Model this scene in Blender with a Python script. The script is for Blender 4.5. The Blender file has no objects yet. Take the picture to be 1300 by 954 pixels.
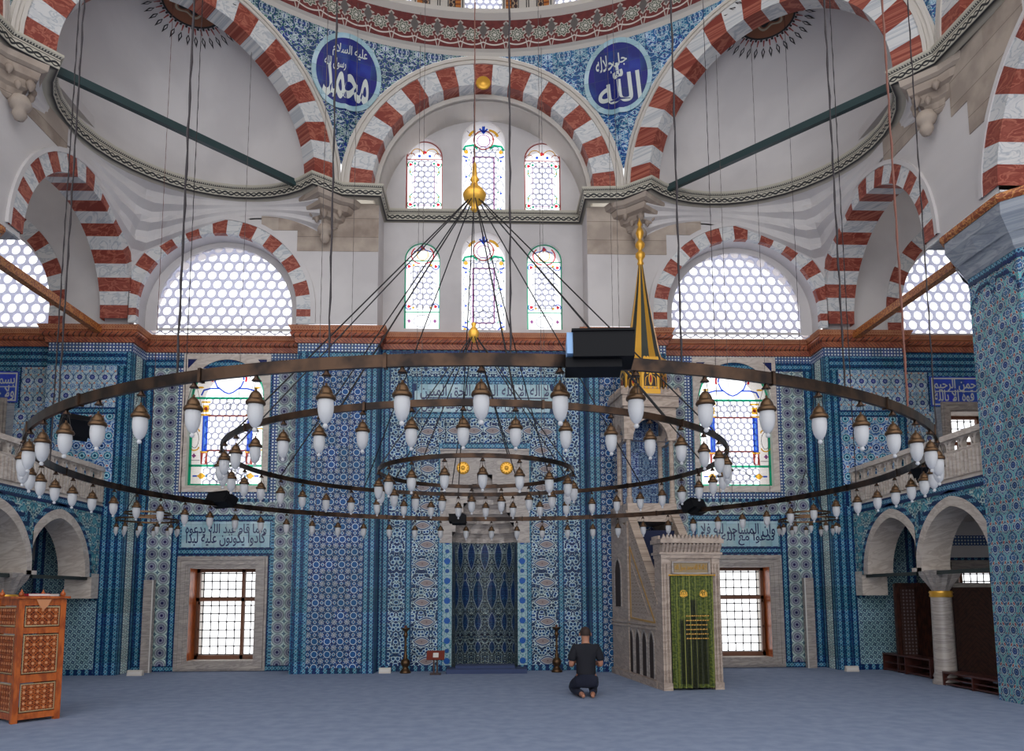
import bpy, math, random, unicodedata
from mathutils import Vector, Matrix
random.seed(7)
PI = math.pi
S = bpy.context.scene
COL = S.collection

# ------------------------------------------------------------------ camera
F = 960.0; PITCH = math.radians(6.334); YAW = math.radians(1.8975); ROLL = -0.004
cam_d = bpy.data.cameras.new('camera'); cam = bpy.data.objects.new('camera', cam_d); COL.objects.link(cam)
fw = Vector((math.sin(YAW)*math.cos(PITCH), math.cos(YAW)*math.cos(PITCH), math.sin(PITCH)))
rt0 = Vector((math.cos(YAW), -math.sin(YAW), 0)); up0 = rt0.cross(fw)
rt = rt0*math.cos(ROLL)+up0*math.sin(ROLL); up = rt.cross(fw)
mw = Matrix((rt, up, -fw)).transposed().to_4x4(); mw.translation = Vector((0.08, 0, 1.6))
cam.matrix_world = mw
cam_d.sensor_width = 36; cam_d.lens = 36*F/1300; cam_d.shift_y = (648.44-477)/1300
cam_d.clip_start = 0.05; cam_d.clip_end = 300
S.camera = cam

# ------------------------------------------------------------------ daylight
w = bpy.data.worlds.new('daylight'); w.use_nodes = True; S.world = w
bg = w.node_tree.nodes['Background']; bg.inputs[0].default_value = (0.97, 0.975, 1.0, 1); bg.inputs[1].default_value = 1.15
sun_d = bpy.data.lights.new('sun', 'SUN'); sun_d.energy = 0.0; sun_d.angle = math.radians(3)
S.view_settings.view_transform = 'Standard'; S.view_settings.look = 'None'
S.view_settings.exposure = 0.86; S.view_settings.gamma = 1.0; S.view_settings.use_curve_mapping = False

# ------------------------------------------------------------------ node expressions
NT = None
def C(r, g, b):
    f = lambda c: (c/255/12.92) if c/255 <= .04045 else ((c/255+.055)/1.055)**2.4
    return (f(r), f(g), f(b), 1)
class E:
    def __init__(s, o): s.o = o
    def __add__(s, k): return mm('ADD', s, k)
    def __radd__(s, k): return mm('ADD', k, s)
    def __sub__(s, k): return mm('SUBTRACT', s, k)
    def __rsub__(s, k): return mm('SUBTRACT', k, s)
    def __mul__(s, k): return mm('MULTIPLY', s, k)
    def __rmul__(s, k): return mm('MULTIPLY', k, s)
    def __truediv__(s, k): return mm('DIVIDE', s, k)
    def __abs__(s): return mm('ABSOLUTE', s)
def mm(op, *a, clamp=False):
    n = NT.nodes.new('ShaderNodeMath'); n.operation = op; n.use_clamp = clamp
    for i, x in enumerate(a):
        if isinstance(x, E): NT.links.new(x.o, n.inputs[i])
        else: n.inputs[i].default_value = x
    return E(n.outputs[0])
def below(x, t, w=.006): return mm('MULTIPLY_ADD', t-x if isinstance(t, E) or isinstance(x, E) else x, 1/w, .5, clamp=True)
def amin(a, b): return mm('MINIMUM', a, b)
def amax(a, b): return mm('MAXIMUM', a, b)
def sin(a): return mm('SINE', a)
def ln(x, y): return mm('SQRT', x*x+y*y)
def cell(u, p, off=0.0): return (mm('FRACT', u*(1/p)+off)-.5)*p
def idx(u, p, off=0.0): return mm('FLOOR', u*(1/p)+off)
def xyz(u, v, z=0.0):
    n = NT.nodes.new('ShaderNodeCombineXYZ')
    for i, x in enumerate((u, v, z)):
        if isinstance(x, E): NT.links.new(x.o, n.inputs[i])
        else: n.inputs[i].default_value = x
    return n.outputs[0]
def noise(u, v, scale, detail=2.0, z=0.0, dist=0.0):
    n = NT.nodes.new('ShaderNodeTexNoise'); NT.links.new(xyz(u, v, z), n.inputs['Vector'])
    n.inputs['Scale'].default_value = scale; n.inputs['Detail'].default_value = detail; n.inputs['Distortion'].default_value = dist
    return E(n.outputs['Fac'])
def vor(u, v, scale, feature='F1', rnd=1.0):
    n = NT.nodes.new('ShaderNodeTexVoronoi'); n.voronoi_dimensions = '2D'; n.feature = feature
    NT.links.new(xyz(u, v), n.inputs['Vector']); n.inputs['Scale'].default_value = scale; n.inputs['Randomness'].default_value = rnd
    return E(n.outputs['Distance'])
def wn(a, b):
    n = NT.nodes.new('ShaderNodeTexWhiteNoise'); n.noise_dimensions = '2D'; NT.links.new(xyz(a, b), n.inputs['Vector']); return E(n.outputs['Value'])
def mix(a, b, f):
    n = NT.nodes.new('ShaderNodeMix'); n.data_type = 'RGBA'
    for i, x in ((0, f), (6, a), (7, b)):
        if isinstance(x, E): NT.links.new(x.o, n.inputs[i])
        else: n.inputs[i].default_value = x
    return E(n.outputs[2])
def mat(name, fn, rough=.5, metal=0.0, coords='UV', spec=.5, bump=None, coat=0):
    global NT
    m = bpy.data.materials.new(name); m.use_nodes = True; NT = m.node_tree
    b = NT.nodes['Principled BSDF']; b.inputs['Metallic'].default_value = metal; b.inputs['Specular IOR Level'].default_value = spec
    tc = NT.nodes.new('ShaderNodeTexCoord'); sp = NT.nodes.new('ShaderNodeSeparateXYZ'); NT.links.new(tc.outputs[coords], sp.inputs[0])
    u, v, z = (E(sp.outputs[i]) for i in range(3))
    c = fn(u, v, z) if callable(fn) else fn
    if isinstance(c, E): NT.links.new(c.o, b.inputs['Base Color'])
    else: b.inputs['Base Color'].default_value = c
    b.inputs['Roughness'].default_value = rough
    if bump:
        h = bump(u, v, z); bn = NT.nodes.new('ShaderNodeBump'); bn.inputs['Strength'].default_value = .5; bn.inputs['Distance'].default_value = .02
        NT.links.new(h.o, bn.inputs['Height']); NT.links.new(bn.outputs[0], b.inputs['Normal'])
    return m
def glass_mat(name, col, t=.85):
    m = bpy.data.materials.new(name); m.use_nodes = True; n = m.node_tree; n.nodes.clear()
    o = n.nodes.new('ShaderNodeOutputMaterial'); tr = n.nodes.new('ShaderNodeBsdfTransparent'); tr.inputs[0].default_value = col
    d = n.nodes.new('ShaderNodeBsdfPrincipled'); d.inputs['Base Color'].default_value = col; d.inputs['Roughness'].default_value = .15
    mx = n.nodes.new('ShaderNodeMixShader'); mx.inputs[0].default_value = t
    n.links.new(d.outputs[0], mx.inputs[1]); n.links.new(tr.outputs[0], mx.inputs[2]); n.links.new(mx.outputs[0], o.inputs[0])
    return m

# palette of the glazes
COB = C(16, 36, 82); COB2 = C(24, 80, 130); TUR = C(50, 132, 154); WHT = C(206, 218, 218); INK = C(12, 18, 44); PUR = C(44, 38, 92); RED = C(170, 52, 40); LTB = C(128, 176, 205)
def gl(c, u, v, p=.25):           # every tile of the wall came out of the kiln a little different, with a thin joint
    r = wn(idx(u, p), idx(v, p))
    n = NT.nodes.new('ShaderNodeHueSaturation'); NT.links.new(c.o, n.inputs['Color'])
    NT.links.new((r*.34+.84).o, n.inputs['Value']); NT.links.new((r*.02+.49).o, n.inputs['Hue'])
    j = amax(below(.5*p-abs(cell(u, p)), .0035, .003), below(.5*p-abs(cell(v, p)), .0035, .003))
    return mix(E(n.outputs[0]), C(60, 80, 100), j*.5)
def star(x, y, r, a, n, ph=0.0):    # <0 inside
    th = mm('ARCTAN2', y, x); return ln(x, y)-(sin(th*n+ph)*a+r)
def f_medal(u, v, z):
    p = .262; x, y = cell(u, p), cell(v, p); r = ln(x, y)
    c = mix(C(186, 204, 198), C(40, 66, 84), below(abs(r-.122), .004)); x2, y2 = cell(u, p, .5), cell(v, p, .5)
    c = mix(c, C(40, 78, 104), below(star(x2, y2, .030, .012, 4, PI/2), 0.0)); c = mix(c, C(150, 190, 196), below(ln(x2, y2), .010))
    c = mix(c, C(134, 140, 154), below(r, .110)); c = mix(c, C(36, 40, 70), below(abs(r-.107), .004)); c = mix(c, C(186, 194, 196), below(abs(r-.093), .005))
    c = mix(c, C(46, 48, 78), below(abs(r-.080), .005)*below(abs(star(x, y, .080, .008, 16)), .006)); c = mix(c, C(60, 60, 92), below(abs(r-.062), .005))
    c = mix(c, PUR, below(star(x, y, .032, .005, 8), 0.0)); c = mix(c, INK, below(r, .013)); return gl(c, u, v, .262)
def f_pier(u, v, z):
    p = .262; x, y = cell(u, p), cell(v, p); ax, ay = abs(x), abs(y); q = amax(ax, ay); x2, y2 = cell(u, p, .5), cell(v, p, .5); bx, by = abs(x2), abs(y2)
    c = mix(C(22, 46, 92), C(28, 76, 124), below(noise(u, v, 22, 1), .5, .05))
    sq = amax(q, (ax+ay)*.72)
    c = mix(c, WHT, below(sq, .069)); c = mix(c, C(30, 96, 150), below(sq, .058)); c = mix(c, C(18, 52, 104), below(abs(star(x, y, .030, .012, 4)), .008))
    s = star(x2, y2, .044, .010, 8); c = mix(c, WHT, below(s, .004)); c = mix(c, C(20, 46, 92), below(s, -.006)); c = mix(c, C(190, 196, 200), below(star(x2, y2, .022, .005, 6), 0.0)); c = mix(c, C(110, 70, 84), below(ln(x2, y2), .008))
    for a, b in ((bx, ay), (ax, by)): d = a+b; c = mix(c, WHT, below(abs(d-.036), .0055)); c = mix(c, C(36, 110, 160), below(d, .020))
    c = mix(c, WHT, below(abs(abs(bx-by)-.0), .0035)*below(bx, .075)*below(.05-bx, 0.0, .004)); return gl(c, u, v, .262)
def f_border(base=COB2, vert=True, p=.13, w=.15):
    def fn(u, v, z):
        a, b = (u, v) if vert else (v, u)
        y = cell(b, p); x = cell(a, w)
        c = mix(base, COB, below(noise(u, v, 30, 1), .53, .08))
        s = star(x, y, .034, .010, 6)
        c = mix(c, TUR, below(s, .006)); c = mix(c, C(150, 184, 200), below(s, -.010)); c = mix(c, COB, below(ln(x, y), .014))
        y2 = cell(b, p, .5)
        c = mix(c, LTB, below(abs(ln(x, y2)-.026), .007)*.7)
        c = mix(c, TUR, below(abs(abs(y2)+abs(x)*.5-.02), .005)*.8)
        return gl(c, u, v)
    return fn
def f_zig(u, v, z):
    p = .07; y = abs(cell(v, p)); x = abs(cell(u, p))
    c = mix(WHT, C(30, 48, 116), below(x+y, .042)); c = mix(c, LTB, below(x+y, .012))
    return gl(c, u, v)
def f_chain(u, v, z):              # pale strip with a dark woven chain
    p = .105; yy = v+abs(cell(u, .2))*.6
    y = cell(yy, p); x = cell(u, .1)
    c = mix(C(226, 238, 230), C(168, 206, 204), below(noise(u, v, 22, 1), .42, .05))
    c = mix(c, C(22, 38, 60), below(abs(y)*1.4+abs(x)*.7, .028)); c = mix(c, WHT, below(ln(x, y), .009))
    c = mix(c, C(60, 110, 120), below(abs(abs(y)-.045), .006)*.7)
    return gl(c, u, v)
def f_floral(scale=8.5, gr=C(18, 42, 84), gr2=C(34, 76, 118), vine=C(178, 202, 204)):
    def fn(u, v, z):
        x = abs(cell(u, .42)); y = v
        d = vor(x, y, scale, 'F1', .75); e = vor(x, y, scale, 'DISTANCE_TO_EDGE', .75)
        c = mix(gr, gr2, below(noise(x, y, 18, 1), .45, .05))
        c = mix(c, vine, below(abs(noise(x, y, 11, 1, .3)-.5), .026, .012))
        c = mix(c, vine, below(d, .40, .03)); c = mix(c, C(26, 88, 146), below(d, .28, .03)); c = mix(c, INK, below(d, .13, .03))
        return gl(c, u, v)
    return fn
def f_ogive(vert=True):            # bands of pointed eyes with pale grey hearts
    def fn(u, v, z):
        a, b = (u, v) if vert else (v, u)
        base = f_floral(10.0, C(16, 38, 76), C(32, 70, 108), C(186, 206, 204))(a, b, z)
        p = .41
        k = mm('FLOORED_MODULO', idx(b, p), 2.0); x = cell(a, .56)+(k-.5)*.1 if vert else cell(a, .56)
        y = cell(b, p)
        if not vert: x, y = y, x*1.0
        eye = abs(y)-(.098-x*x*3.0)
        c = mix(base, WHT, below(eye, .014)); c = mix(c, C(16, 50, 100), below(eye, .002)); c = mix(c, WHT, below(eye, -.026))
        c = mix(c, C(138, 126, 126), below(eye, -.034)); c = mix(c, C(92, 74, 78), below(ln(x, y), .016)*.8)
        return c
    return fn
def f_gallery(u, v, z):            # rows of cobalt and turquoise palmettes with red sprigs
    p = .262; row = idx(v, .21); k = mm('FLOORED_MODULO', row, 2.0); x = cell(u+k*.131, p); y = cell(v, .21); s = star(x, y, .078, .006, 8)
    c = mix(C(150, 186, 214), C(50, 96, 160), below(noise(u, v, 18, 1), .47, .04)); c = mix(c, WHT, below(s, .016)); c = mix(c, C(20, 50, 116), below(s, .004)); c = mix(c, C(34, 104, 172), below(s, -.008)); c = mix(c, C(44, 160, 184), below(s, -.008)*k)
    c = mix(c, C(206, 222, 228), below(abs(ln(x, y)-.044), .006)); c = mix(c, COB, below(star(x, y, .024, .007, 5), 0.0)); x2 = cell(u+k*.131, p, .5)
    c = mix(c, WHT, below(ln(x2, y), .034)); c = mix(c, C(186, 54, 70), below(star(x2, y, .018, .006, 3), 0.0)); return gl(c, u, v)
def f_lattice(u, v, z):            # ogival lattice of the upper gallery band
    p = .262; x = cell(u, p); y = cell(v, .4)
    wv = mm('COSINE', y*(2*PI/.4))*.0655+.0655
    c = mix(C(176, 196, 202), C(120, 160, 190), below(noise(u, v, 24, 1), .45, .05))
    c = mix(c, C(46, 76, 120), below(abs(abs(x)-wv), .009)); c = mix(c, C(196, 130, 96), below(ln(abs(x)-.05, abs(y)-.13), .020)*.9)
    s = star(x, y, .058, .008, 8); c = mix(c, WHT, below(s, .012)); c = mix(c, C(40, 62, 130), below(s, 0.0)); c = mix(c, C(120, 130, 180), below(s, -.034))
    x2, y2 = cell(u, p, .5), cell(v, .4, .5)
    s = star(x2, y2, .050, .008, 8); c = mix(c, C(44, 108, 168), below(s, 0.0)); c = mix(c, WHT, below(abs(s+.022), .006))
    return gl(c, u, v)
def f_pillar(u, v, z):
    p = .262; q = .30; x = cell(u, p); y = cell(v, q); x2, y2 = cell(u, p, .5), cell(v, q, .5); wv = mm('COSINE', y*(2*PI/q))*.0655+.0655; d = abs(abs(x)-wv)
    c = mix(C(38, 76, 116), C(96, 140, 160), below(noise(u, v, 34, 1), .47, .04)); c = mix(c, C(196, 212, 206), below(d, .026)); c = mix(c, C(24, 50, 84), below(d, .017)); c = mix(c, C(96, 180, 184), below(d, .011))
    s = star(x2, y2, .038, .008, 6); c = mix(c, C(196, 208, 206), below(s, .010)); c = mix(c, C(28, 72, 128), below(s, 0.0)); c = mix(c, C(96, 150, 180), below(s, -.022))
    tx = abs(x)-.060; ty = y-.088; c = mix(c, C(190, 200, 196), below(ln(tx*1.4+ty*.6, ty), .034)); c = mix(c, C(156, 54, 44), below(ln(tx*1.5+ty*.6, ty), .024)); tx2 = abs(x2)-.052; c = mix(c, C(140, 60, 54), below(ln(tx2*1.7+y2*.4, y2-.1), .016))
    s = star(x, y, .054, .008, 12); c = mix(c, C(200, 214, 212), below(s, .013)); c = mix(c, C(18, 40, 98), below(s, 0.0)); c = mix(c, C(96, 136, 176), below(abs(ln(x, y)-.024), .005)); return gl(c, u, v)
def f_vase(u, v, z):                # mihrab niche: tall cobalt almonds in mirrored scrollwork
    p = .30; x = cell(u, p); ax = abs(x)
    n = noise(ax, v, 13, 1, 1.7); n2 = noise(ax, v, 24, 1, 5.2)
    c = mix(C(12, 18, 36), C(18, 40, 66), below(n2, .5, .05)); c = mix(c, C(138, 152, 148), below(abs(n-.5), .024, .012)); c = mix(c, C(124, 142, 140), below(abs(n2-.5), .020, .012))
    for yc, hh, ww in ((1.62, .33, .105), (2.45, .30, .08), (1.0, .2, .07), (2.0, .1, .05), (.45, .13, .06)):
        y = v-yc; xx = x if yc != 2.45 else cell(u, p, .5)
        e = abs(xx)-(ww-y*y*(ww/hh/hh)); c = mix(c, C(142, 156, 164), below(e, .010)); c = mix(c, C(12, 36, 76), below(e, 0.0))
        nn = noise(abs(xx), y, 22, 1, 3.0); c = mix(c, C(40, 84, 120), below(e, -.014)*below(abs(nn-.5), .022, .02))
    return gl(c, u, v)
def f_kal(p, c1, c2, c3, c4, s=12.0, band=.03, coords2=False):   # mirrored scrolls
    def fn(u, v, z):
        x, y = abs(cell(u, p)), abs(cell(v, p*1.3))
        n = noise(x, y, s, 1, .4); n2 = noise(x, y, s*1.9, 1, 2.2)
        c = mix(c1, c4, below(n2, .46, .05)); c = mix(c, c2, below(abs(n-.5), band, .02)); c = mix(c, c3, below(abs(n2-.53), band*.8, .02))
        d = vor(x, y, s*.8, 'F1', .8); c = mix(c, c2, below(d, .22, .05)); c = mix(c, c3, below(d, .13, .05))
        return gl(c, u, v)
    return fn
def f_grid(u, v, z):               # small diagonal check of the lower gallery walls
    p = .125; a = (u+v)*.7071; b = (u-v)*.7071; x, y = cell(a, p), cell(b, p)
    c = mix(C(150, 182, 184), C(24, 50, 84), below(star(x, y, .034, .010, 4), 0.0)); c = mix(c, C(60, 96, 120), below(abs(amax(abs(x), abs(y))-.056), .005))
    c = mix(c, C(150, 190, 200), below(ln(x, y), .010)); return gl(c, u, v)
def f_beads(u, v, z):
    p = .42; y = cell(v, p); y2 = cell(v, p, .5); x = cell(u, .2)
    c = mix(C(150, 178, 184), C(60, 120, 130), below(abs(noise(u, v, 12, 1)-.5), .03, .02)); c = mix(c, C(24, 84, 160), below(ln(x, y), .066))
    return mix(c, C(30, 76, 140), below(ln(x, y2), .046))
def f_frieze(u, v, z):              # oxblood band with white scallops, rosettes and palmettes
    p = .50; x = cell(u, p); x2 = cell(u, p, .5)
    c = mix(C(108, 44, 42), C(98, 38, 38), below(noise(u, v, 8, 1), .5, .1))
    sc = v-(.10+x*x*1.2)
    c = mix(c, C(205, 198, 190), below(abs(sc), .018)); y = v-.36
    s = star(x, y, .15, .025, 8); c = mix(c, C(196, 190, 180), below(abs(s), .012)); c = mix(c, C(88, 98, 84), below(s, -.014)); c = mix(c, C(200, 194, 184), below(abs(star(x, y, .085, .016, 8)), .012))
    c = mix(c, C(150, 150, 140), below(ln(x, y), .05)); c = mix(c, C(206, 200, 192), below(ln(x, y), .03))
    y2 = v-.48; st = abs(x2)*1.6+abs(y2); c = mix(c, C(176, 170, 162), below(abs(x2)-(.17-abs(y2)*.62)*abs(sin(y2*26)), .0, .01)*below(abs(y2), .30))
    c = mix(c, C(96, 90, 88), below(abs(x2)-(.09-abs(y2)*.4), 0.0, .01)*below(abs(y2), .2))
    c = mix(c, C(190, 184, 176), below(abs(abs(x2)-.02-(v-.02)*.2), .010)*below(v, .24))
    return c
def f_chainband(u, v, z):
    p = .24; x = cell(u, p); y = v
    c = mix(C(190, 184, 168), C(60, 58, 56), below(abs(y-.19), .006)); 
    k = ln(cell(u, .04), y-.205); c = mix(c, C(40, 40, 44), below(k, .011))
    w = y-(.085+.028*1.0*sin(u*(2*PI/p))); c = mix(c, C(28, 30, 34), below(abs(w), .02)); w2 = y-(.085-.034*sin(u*(2*PI/p)*1.0)); c = mix(c, C(28, 30, 34), below(abs(w2), .012))
    c = mix(c, C(34, 34, 38), below(abs(y-.015), .008)); return mix(c, C(34, 34, 38), below(abs(y-.155), .006))
def veins(c1, c2, sx=3.0, sy=9.0, k=.10):
    def fn(x, y, z):
        n = noise(x*sx+z*sy*.8+y*sx, z*sy-x*2.0-y*2.0, 1.0, 4, 0, 1.2)
        c = mix(c1, c2, below(abs(n-.5), k*.25, k*.5)); return mix(c, c2, below(n, .40, .1)*.35)
    return fn
def f_plaster(x, y, z):
    n = noise(x+y*.3, z, .7, 5); return mix(C(212, 207, 205), C(198, 193, 192), below(n, .5, .2))
def f_stone(x, y, z):
    n = noise(x+y, z, 2.4, 6); j = below(.5*.42-abs(cell(z, .42)), .006, .004)
    r = wn(idx(x+y, .8), idx(z, .42))
    c = mix(C(176, 160, 145), C(142, 126, 114), below(n, .5, .25)); c = mix(c, C(196, 184, 172), r*.4); return mix(c, C(104, 92, 84), j*.7)

M = {}
M['plaster'] = mat('lime_plaster', f_plaster, .75, coords='Object')
M['cream'] = mat('cream_plaster', C(204, 197, 188), .75)
M['stone'] = mat('tan_ashlar', f_stone, .8, coords='Object')
M['red'] = mat('painted_porphyry', veins(C(132, 54, 42), C(178, 104, 84), 2.5, 5.0, .12), .55, coords='Object')
M['white'] = mat('painted_marble', veins(C(214, 213, 211), C(172, 178, 184), 2.0, 4.0, .10), .55, coords='Object')
M['marble'] = mat('grey_marble', veins(C(176, 166, 158), C(142, 134, 130), 1.0, 9.0, .2), .35, coords='Object')
M['marble_cool'] = mat('blue_grey_marble', veins(C(158, 164, 172), C(128, 136, 148), .7, 6.0, .2), .4, coords='Object')
M['marble_warm'] = mat('warm_pale_marble', veins(C(214, 203, 192), C(188, 174, 162), 1.0, 5.0, .2), .4, coords='Object')
for nm, fn in dict(medal=f_medal, pier=f_pier, bv=f_border(C(22, 66, 110)), bh=f_border(C(22, 66, 110), False), bt=f_border(C(28, 88, 124)), bth=f_border(C(28, 88, 124), False), bd=f_border(C(18, 50, 92)), bdh=f_border(C(18, 50, 92), False), zig=f_zig, chain=f_chain,
                   floral=f_floral(), ogv=f_ogive(), ogh=f_ogive(False), gallery=f_gallery, lattice=f_lattice, pillar=f_pillar, vase=f_vase, grid=f_grid, beads=f_beads,
                   dense=f_kal(.30, C(24, 42, 92), C(150, 172, 190), C(34, 92, 146), C(32, 54, 104), 15.0), spand=f_kal(.9, C(66, 138, 156), C(190, 208, 200), C(36, 76, 104), C(90, 156, 166), 6.5, .045),
                   pendL=f_kal(.7, C(26, 46, 104), C(178, 190, 196), C(40, 104, 84), C(36, 62, 124), 10.0, .035), pendR=f_kal(.7, C(30, 78, 138), C(172, 194, 208), C(46, 130, 160), C(34, 66, 124), 10.0, .035)).items():
    M[nm] = mat('tile_'+nm, fn, .3, spec=.22)
M['frieze'] = mat('painted_frieze', f_frieze, .6)
M['chainband'] = mat('painted_chain_band', f_chainband, .6)
def f_redcorn(u, v, z):
    c = mix(C(150, 76, 54), C(178, 104, 70), below(noise(u, v, 6, 3), .5, .2))
    a = abs(cell(u+v*1.2, .075)); top = below(-1.0*v, -.23, .01)*1.0
    c = mix(c, C(70, 40, 34), below(a, .008)*below(v, .10)); c = mix(c, C(210, 158, 116), below(abs(ln(cell(u, .05), cell(v, .05))-.016), .004)*below(.22-v, 0.0, .01))
    c = mix(c, C(60, 38, 34), below(abs(cell(u-v, .11)), .012)*below(abs(v-.155), .05)); return c
M['redcorn'] = mat('painted_red_cornice', f_redcorn, .5)
M['carpet'] = mat('blue_grey_carpet', lambda x, y, z: mix(C(148, 160, 184), C(134, 148, 174), below(noise(x, y, 5, 5), .5, .3)), .95, coords='Object', spec=.1)
M['bronze'] = mat('bronze', lambda x, y, z: mix(C(74, 56, 44), C(38, 32, 30), below(noise(x, y, 6, 3, z), .5, .2)), .38, .85, 'Object')
M['brass'] = mat('lamp_brass', C(92, 70, 50), .38, .85)
M['gold'] = mat('gilding', C(236, 178, 70), .34, .55)
M['iron'] = mat('dark_iron', C(26, 24, 26), .5, .3)
M['rope'] = mat('dark_chain', C(34, 26, 30), .7)
M['rope_brown'] = mat('brown_rope', C(110, 68, 56), .7)
M['rope_pale'] = mat('thin_wire', C(92, 84, 80), .6)
M['black'] = mat('black_plastic', C(9, 10, 14), .6, spec=.15)
M['screen'] = mat('pale_blue_plastic', C(120, 156, 196), .4)
M['wood'] = mat('orange_walnut', lambda x, y, z: mix(C(190, 98, 40), C(150, 70, 28), below(noise(x*2.0, z*.6, 9, 4, y*2.0), .5, .2)), .35, coords='Object')
M['wood_hole'] = mat('carving_ground', C(92, 38, 20), .6)
M['darkwood'] = mat('dark_wood', lambda x, y, z: mix(C(72, 40, 30), C(44, 24, 20), below(noise(x*3.0, z*.8, 8, 4, y*3.0), .5, .2)), .4, coords='Object')
M['winwood'] = mat('window_wood', C(112, 70, 46), .5)
M['green_beam'] = mat('green_painted_iron', C(34, 58, 60), .5)
M['dark_beam'] = mat('dark_green_iron', C(30, 42, 40), .5)
M['orange_beam'] = mat('painted_orange_beam', lambda x, y, z: mix(C(156, 84, 44), C(202, 132, 66), below(abs(noise(x, y, 14, 2, z)-.5), .05, .04)), .5, coords='Object')
M['red_band'] = mat('painted_orange_band', lambda x, y, z: mix(C(150, 78, 44), C(206, 140, 80), below(abs(noise(x, y, 12, 2, z)-.5), .05, .04)), .5, coords='Object')
M['lattice_pl'] = mat('gypsum_lattice', C(196, 196, 206), .7)
M['callig_bg'] = mat('pale_turquoise_tile', lambda u, v, z: gl(mix(C(168, 194, 200), C(140, 178, 190), below(noise(u, v, 3, 3), .5, .2)), u, v), .22)
M['callig_blue'] = mat('deep_cobalt_tile', lambda u, v, z: gl(mix(C(14, 26, 112), C(24, 58, 140), below(noise(u, v, 1.2, 3), .42, .1)), u, v), .4, spec=.3)
M['callig_blue_lit'] = mat('lit_cobalt_tile', lambda u, v, z: gl(mix(C(34, 66, 176), C(44, 90, 196), below(noise(u, v, 2, 3), .45, .2)), u, v), .35)  # brighter cobalt copy: light on the gallery panels put into the colour
M['marble_pulpit'] = mat('beige_marble', veins(C(188, 170, 155), C(156, 138, 125), 1.0, 6.0, .2), .4, coords='Object')
M['ink'] = mat('cobalt_ink', C(20, 32, 84), .25)
M['white_ink'] = mat('white_glaze', C(204, 210, 204), .25)
M['gw'] = glass_mat('clear_window_glass', (.97, .98, 1, 1), .93)
for nm, c in dict(gr=C(30, 165, 125), rd=C(214, 40, 60), bl=C(46, 84, 200), yl=C(232, 178, 60), pu=C(150, 84, 140), ld=C(90, 96, 110), br=C(168, 78, 72), ltbl=C(120, 170, 225)).items():
    M['g_'+nm] = glass_mat('stained_glass_'+nm, c, .55)
def lat_mat():
    m = bpy.data.materials.new('gypsum_lattice_thin'); m.use_nodes = True; n = m.node_tree; n.nodes.clear()
    o = n.nodes.new('ShaderNodeOutputMaterial'); d = n.nodes.new('ShaderNodeBsdfDiffuse'); d.inputs[0].default_value = C(214, 214, 226)
    t = n.nodes.new('ShaderNodeBsdfTranslucent'); t.inputs[0].default_value = C(206, 208, 226)
    mx = n.nodes.new('ShaderNodeMixShader'); mx.inputs[0].default_value = .5; n.links.new(d.outputs[0], mx.inputs[1]); n.links.new(t.outputs[0], mx.inputs[2]); n.links.new(mx.outputs[0], o.inputs[0]); return m
M['lattice_pl'] = lat_mat()
def frost():
    m = bpy.data.materials.new('frosted_glass'); m.use_nodes = True; n = m.node_tree; n.nodes.clear()
    o = n.nodes.new('ShaderNodeOutputMaterial'); d = n.nodes.new('ShaderNodeBsdfPrincipled'); d.inputs['Base Color'].default_value = C(216, 216, 216); d.inputs['Roughness'].default_value = .22
    t = n.nodes.new('ShaderNodeBsdfTranslucent'); t.inputs[0].default_value = C(226, 226, 228)
    mx = n.nodes.new('ShaderNodeMixShader'); mx.inputs[0].default_value = .45; n.links.new(d.outputs[0], mx.inputs[1]); n.links.new(t.outputs[0], mx.inputs[2]); n.links.new(mx.outputs[0], o.inputs[0]); return m
M['frost'] = frost()

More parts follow.
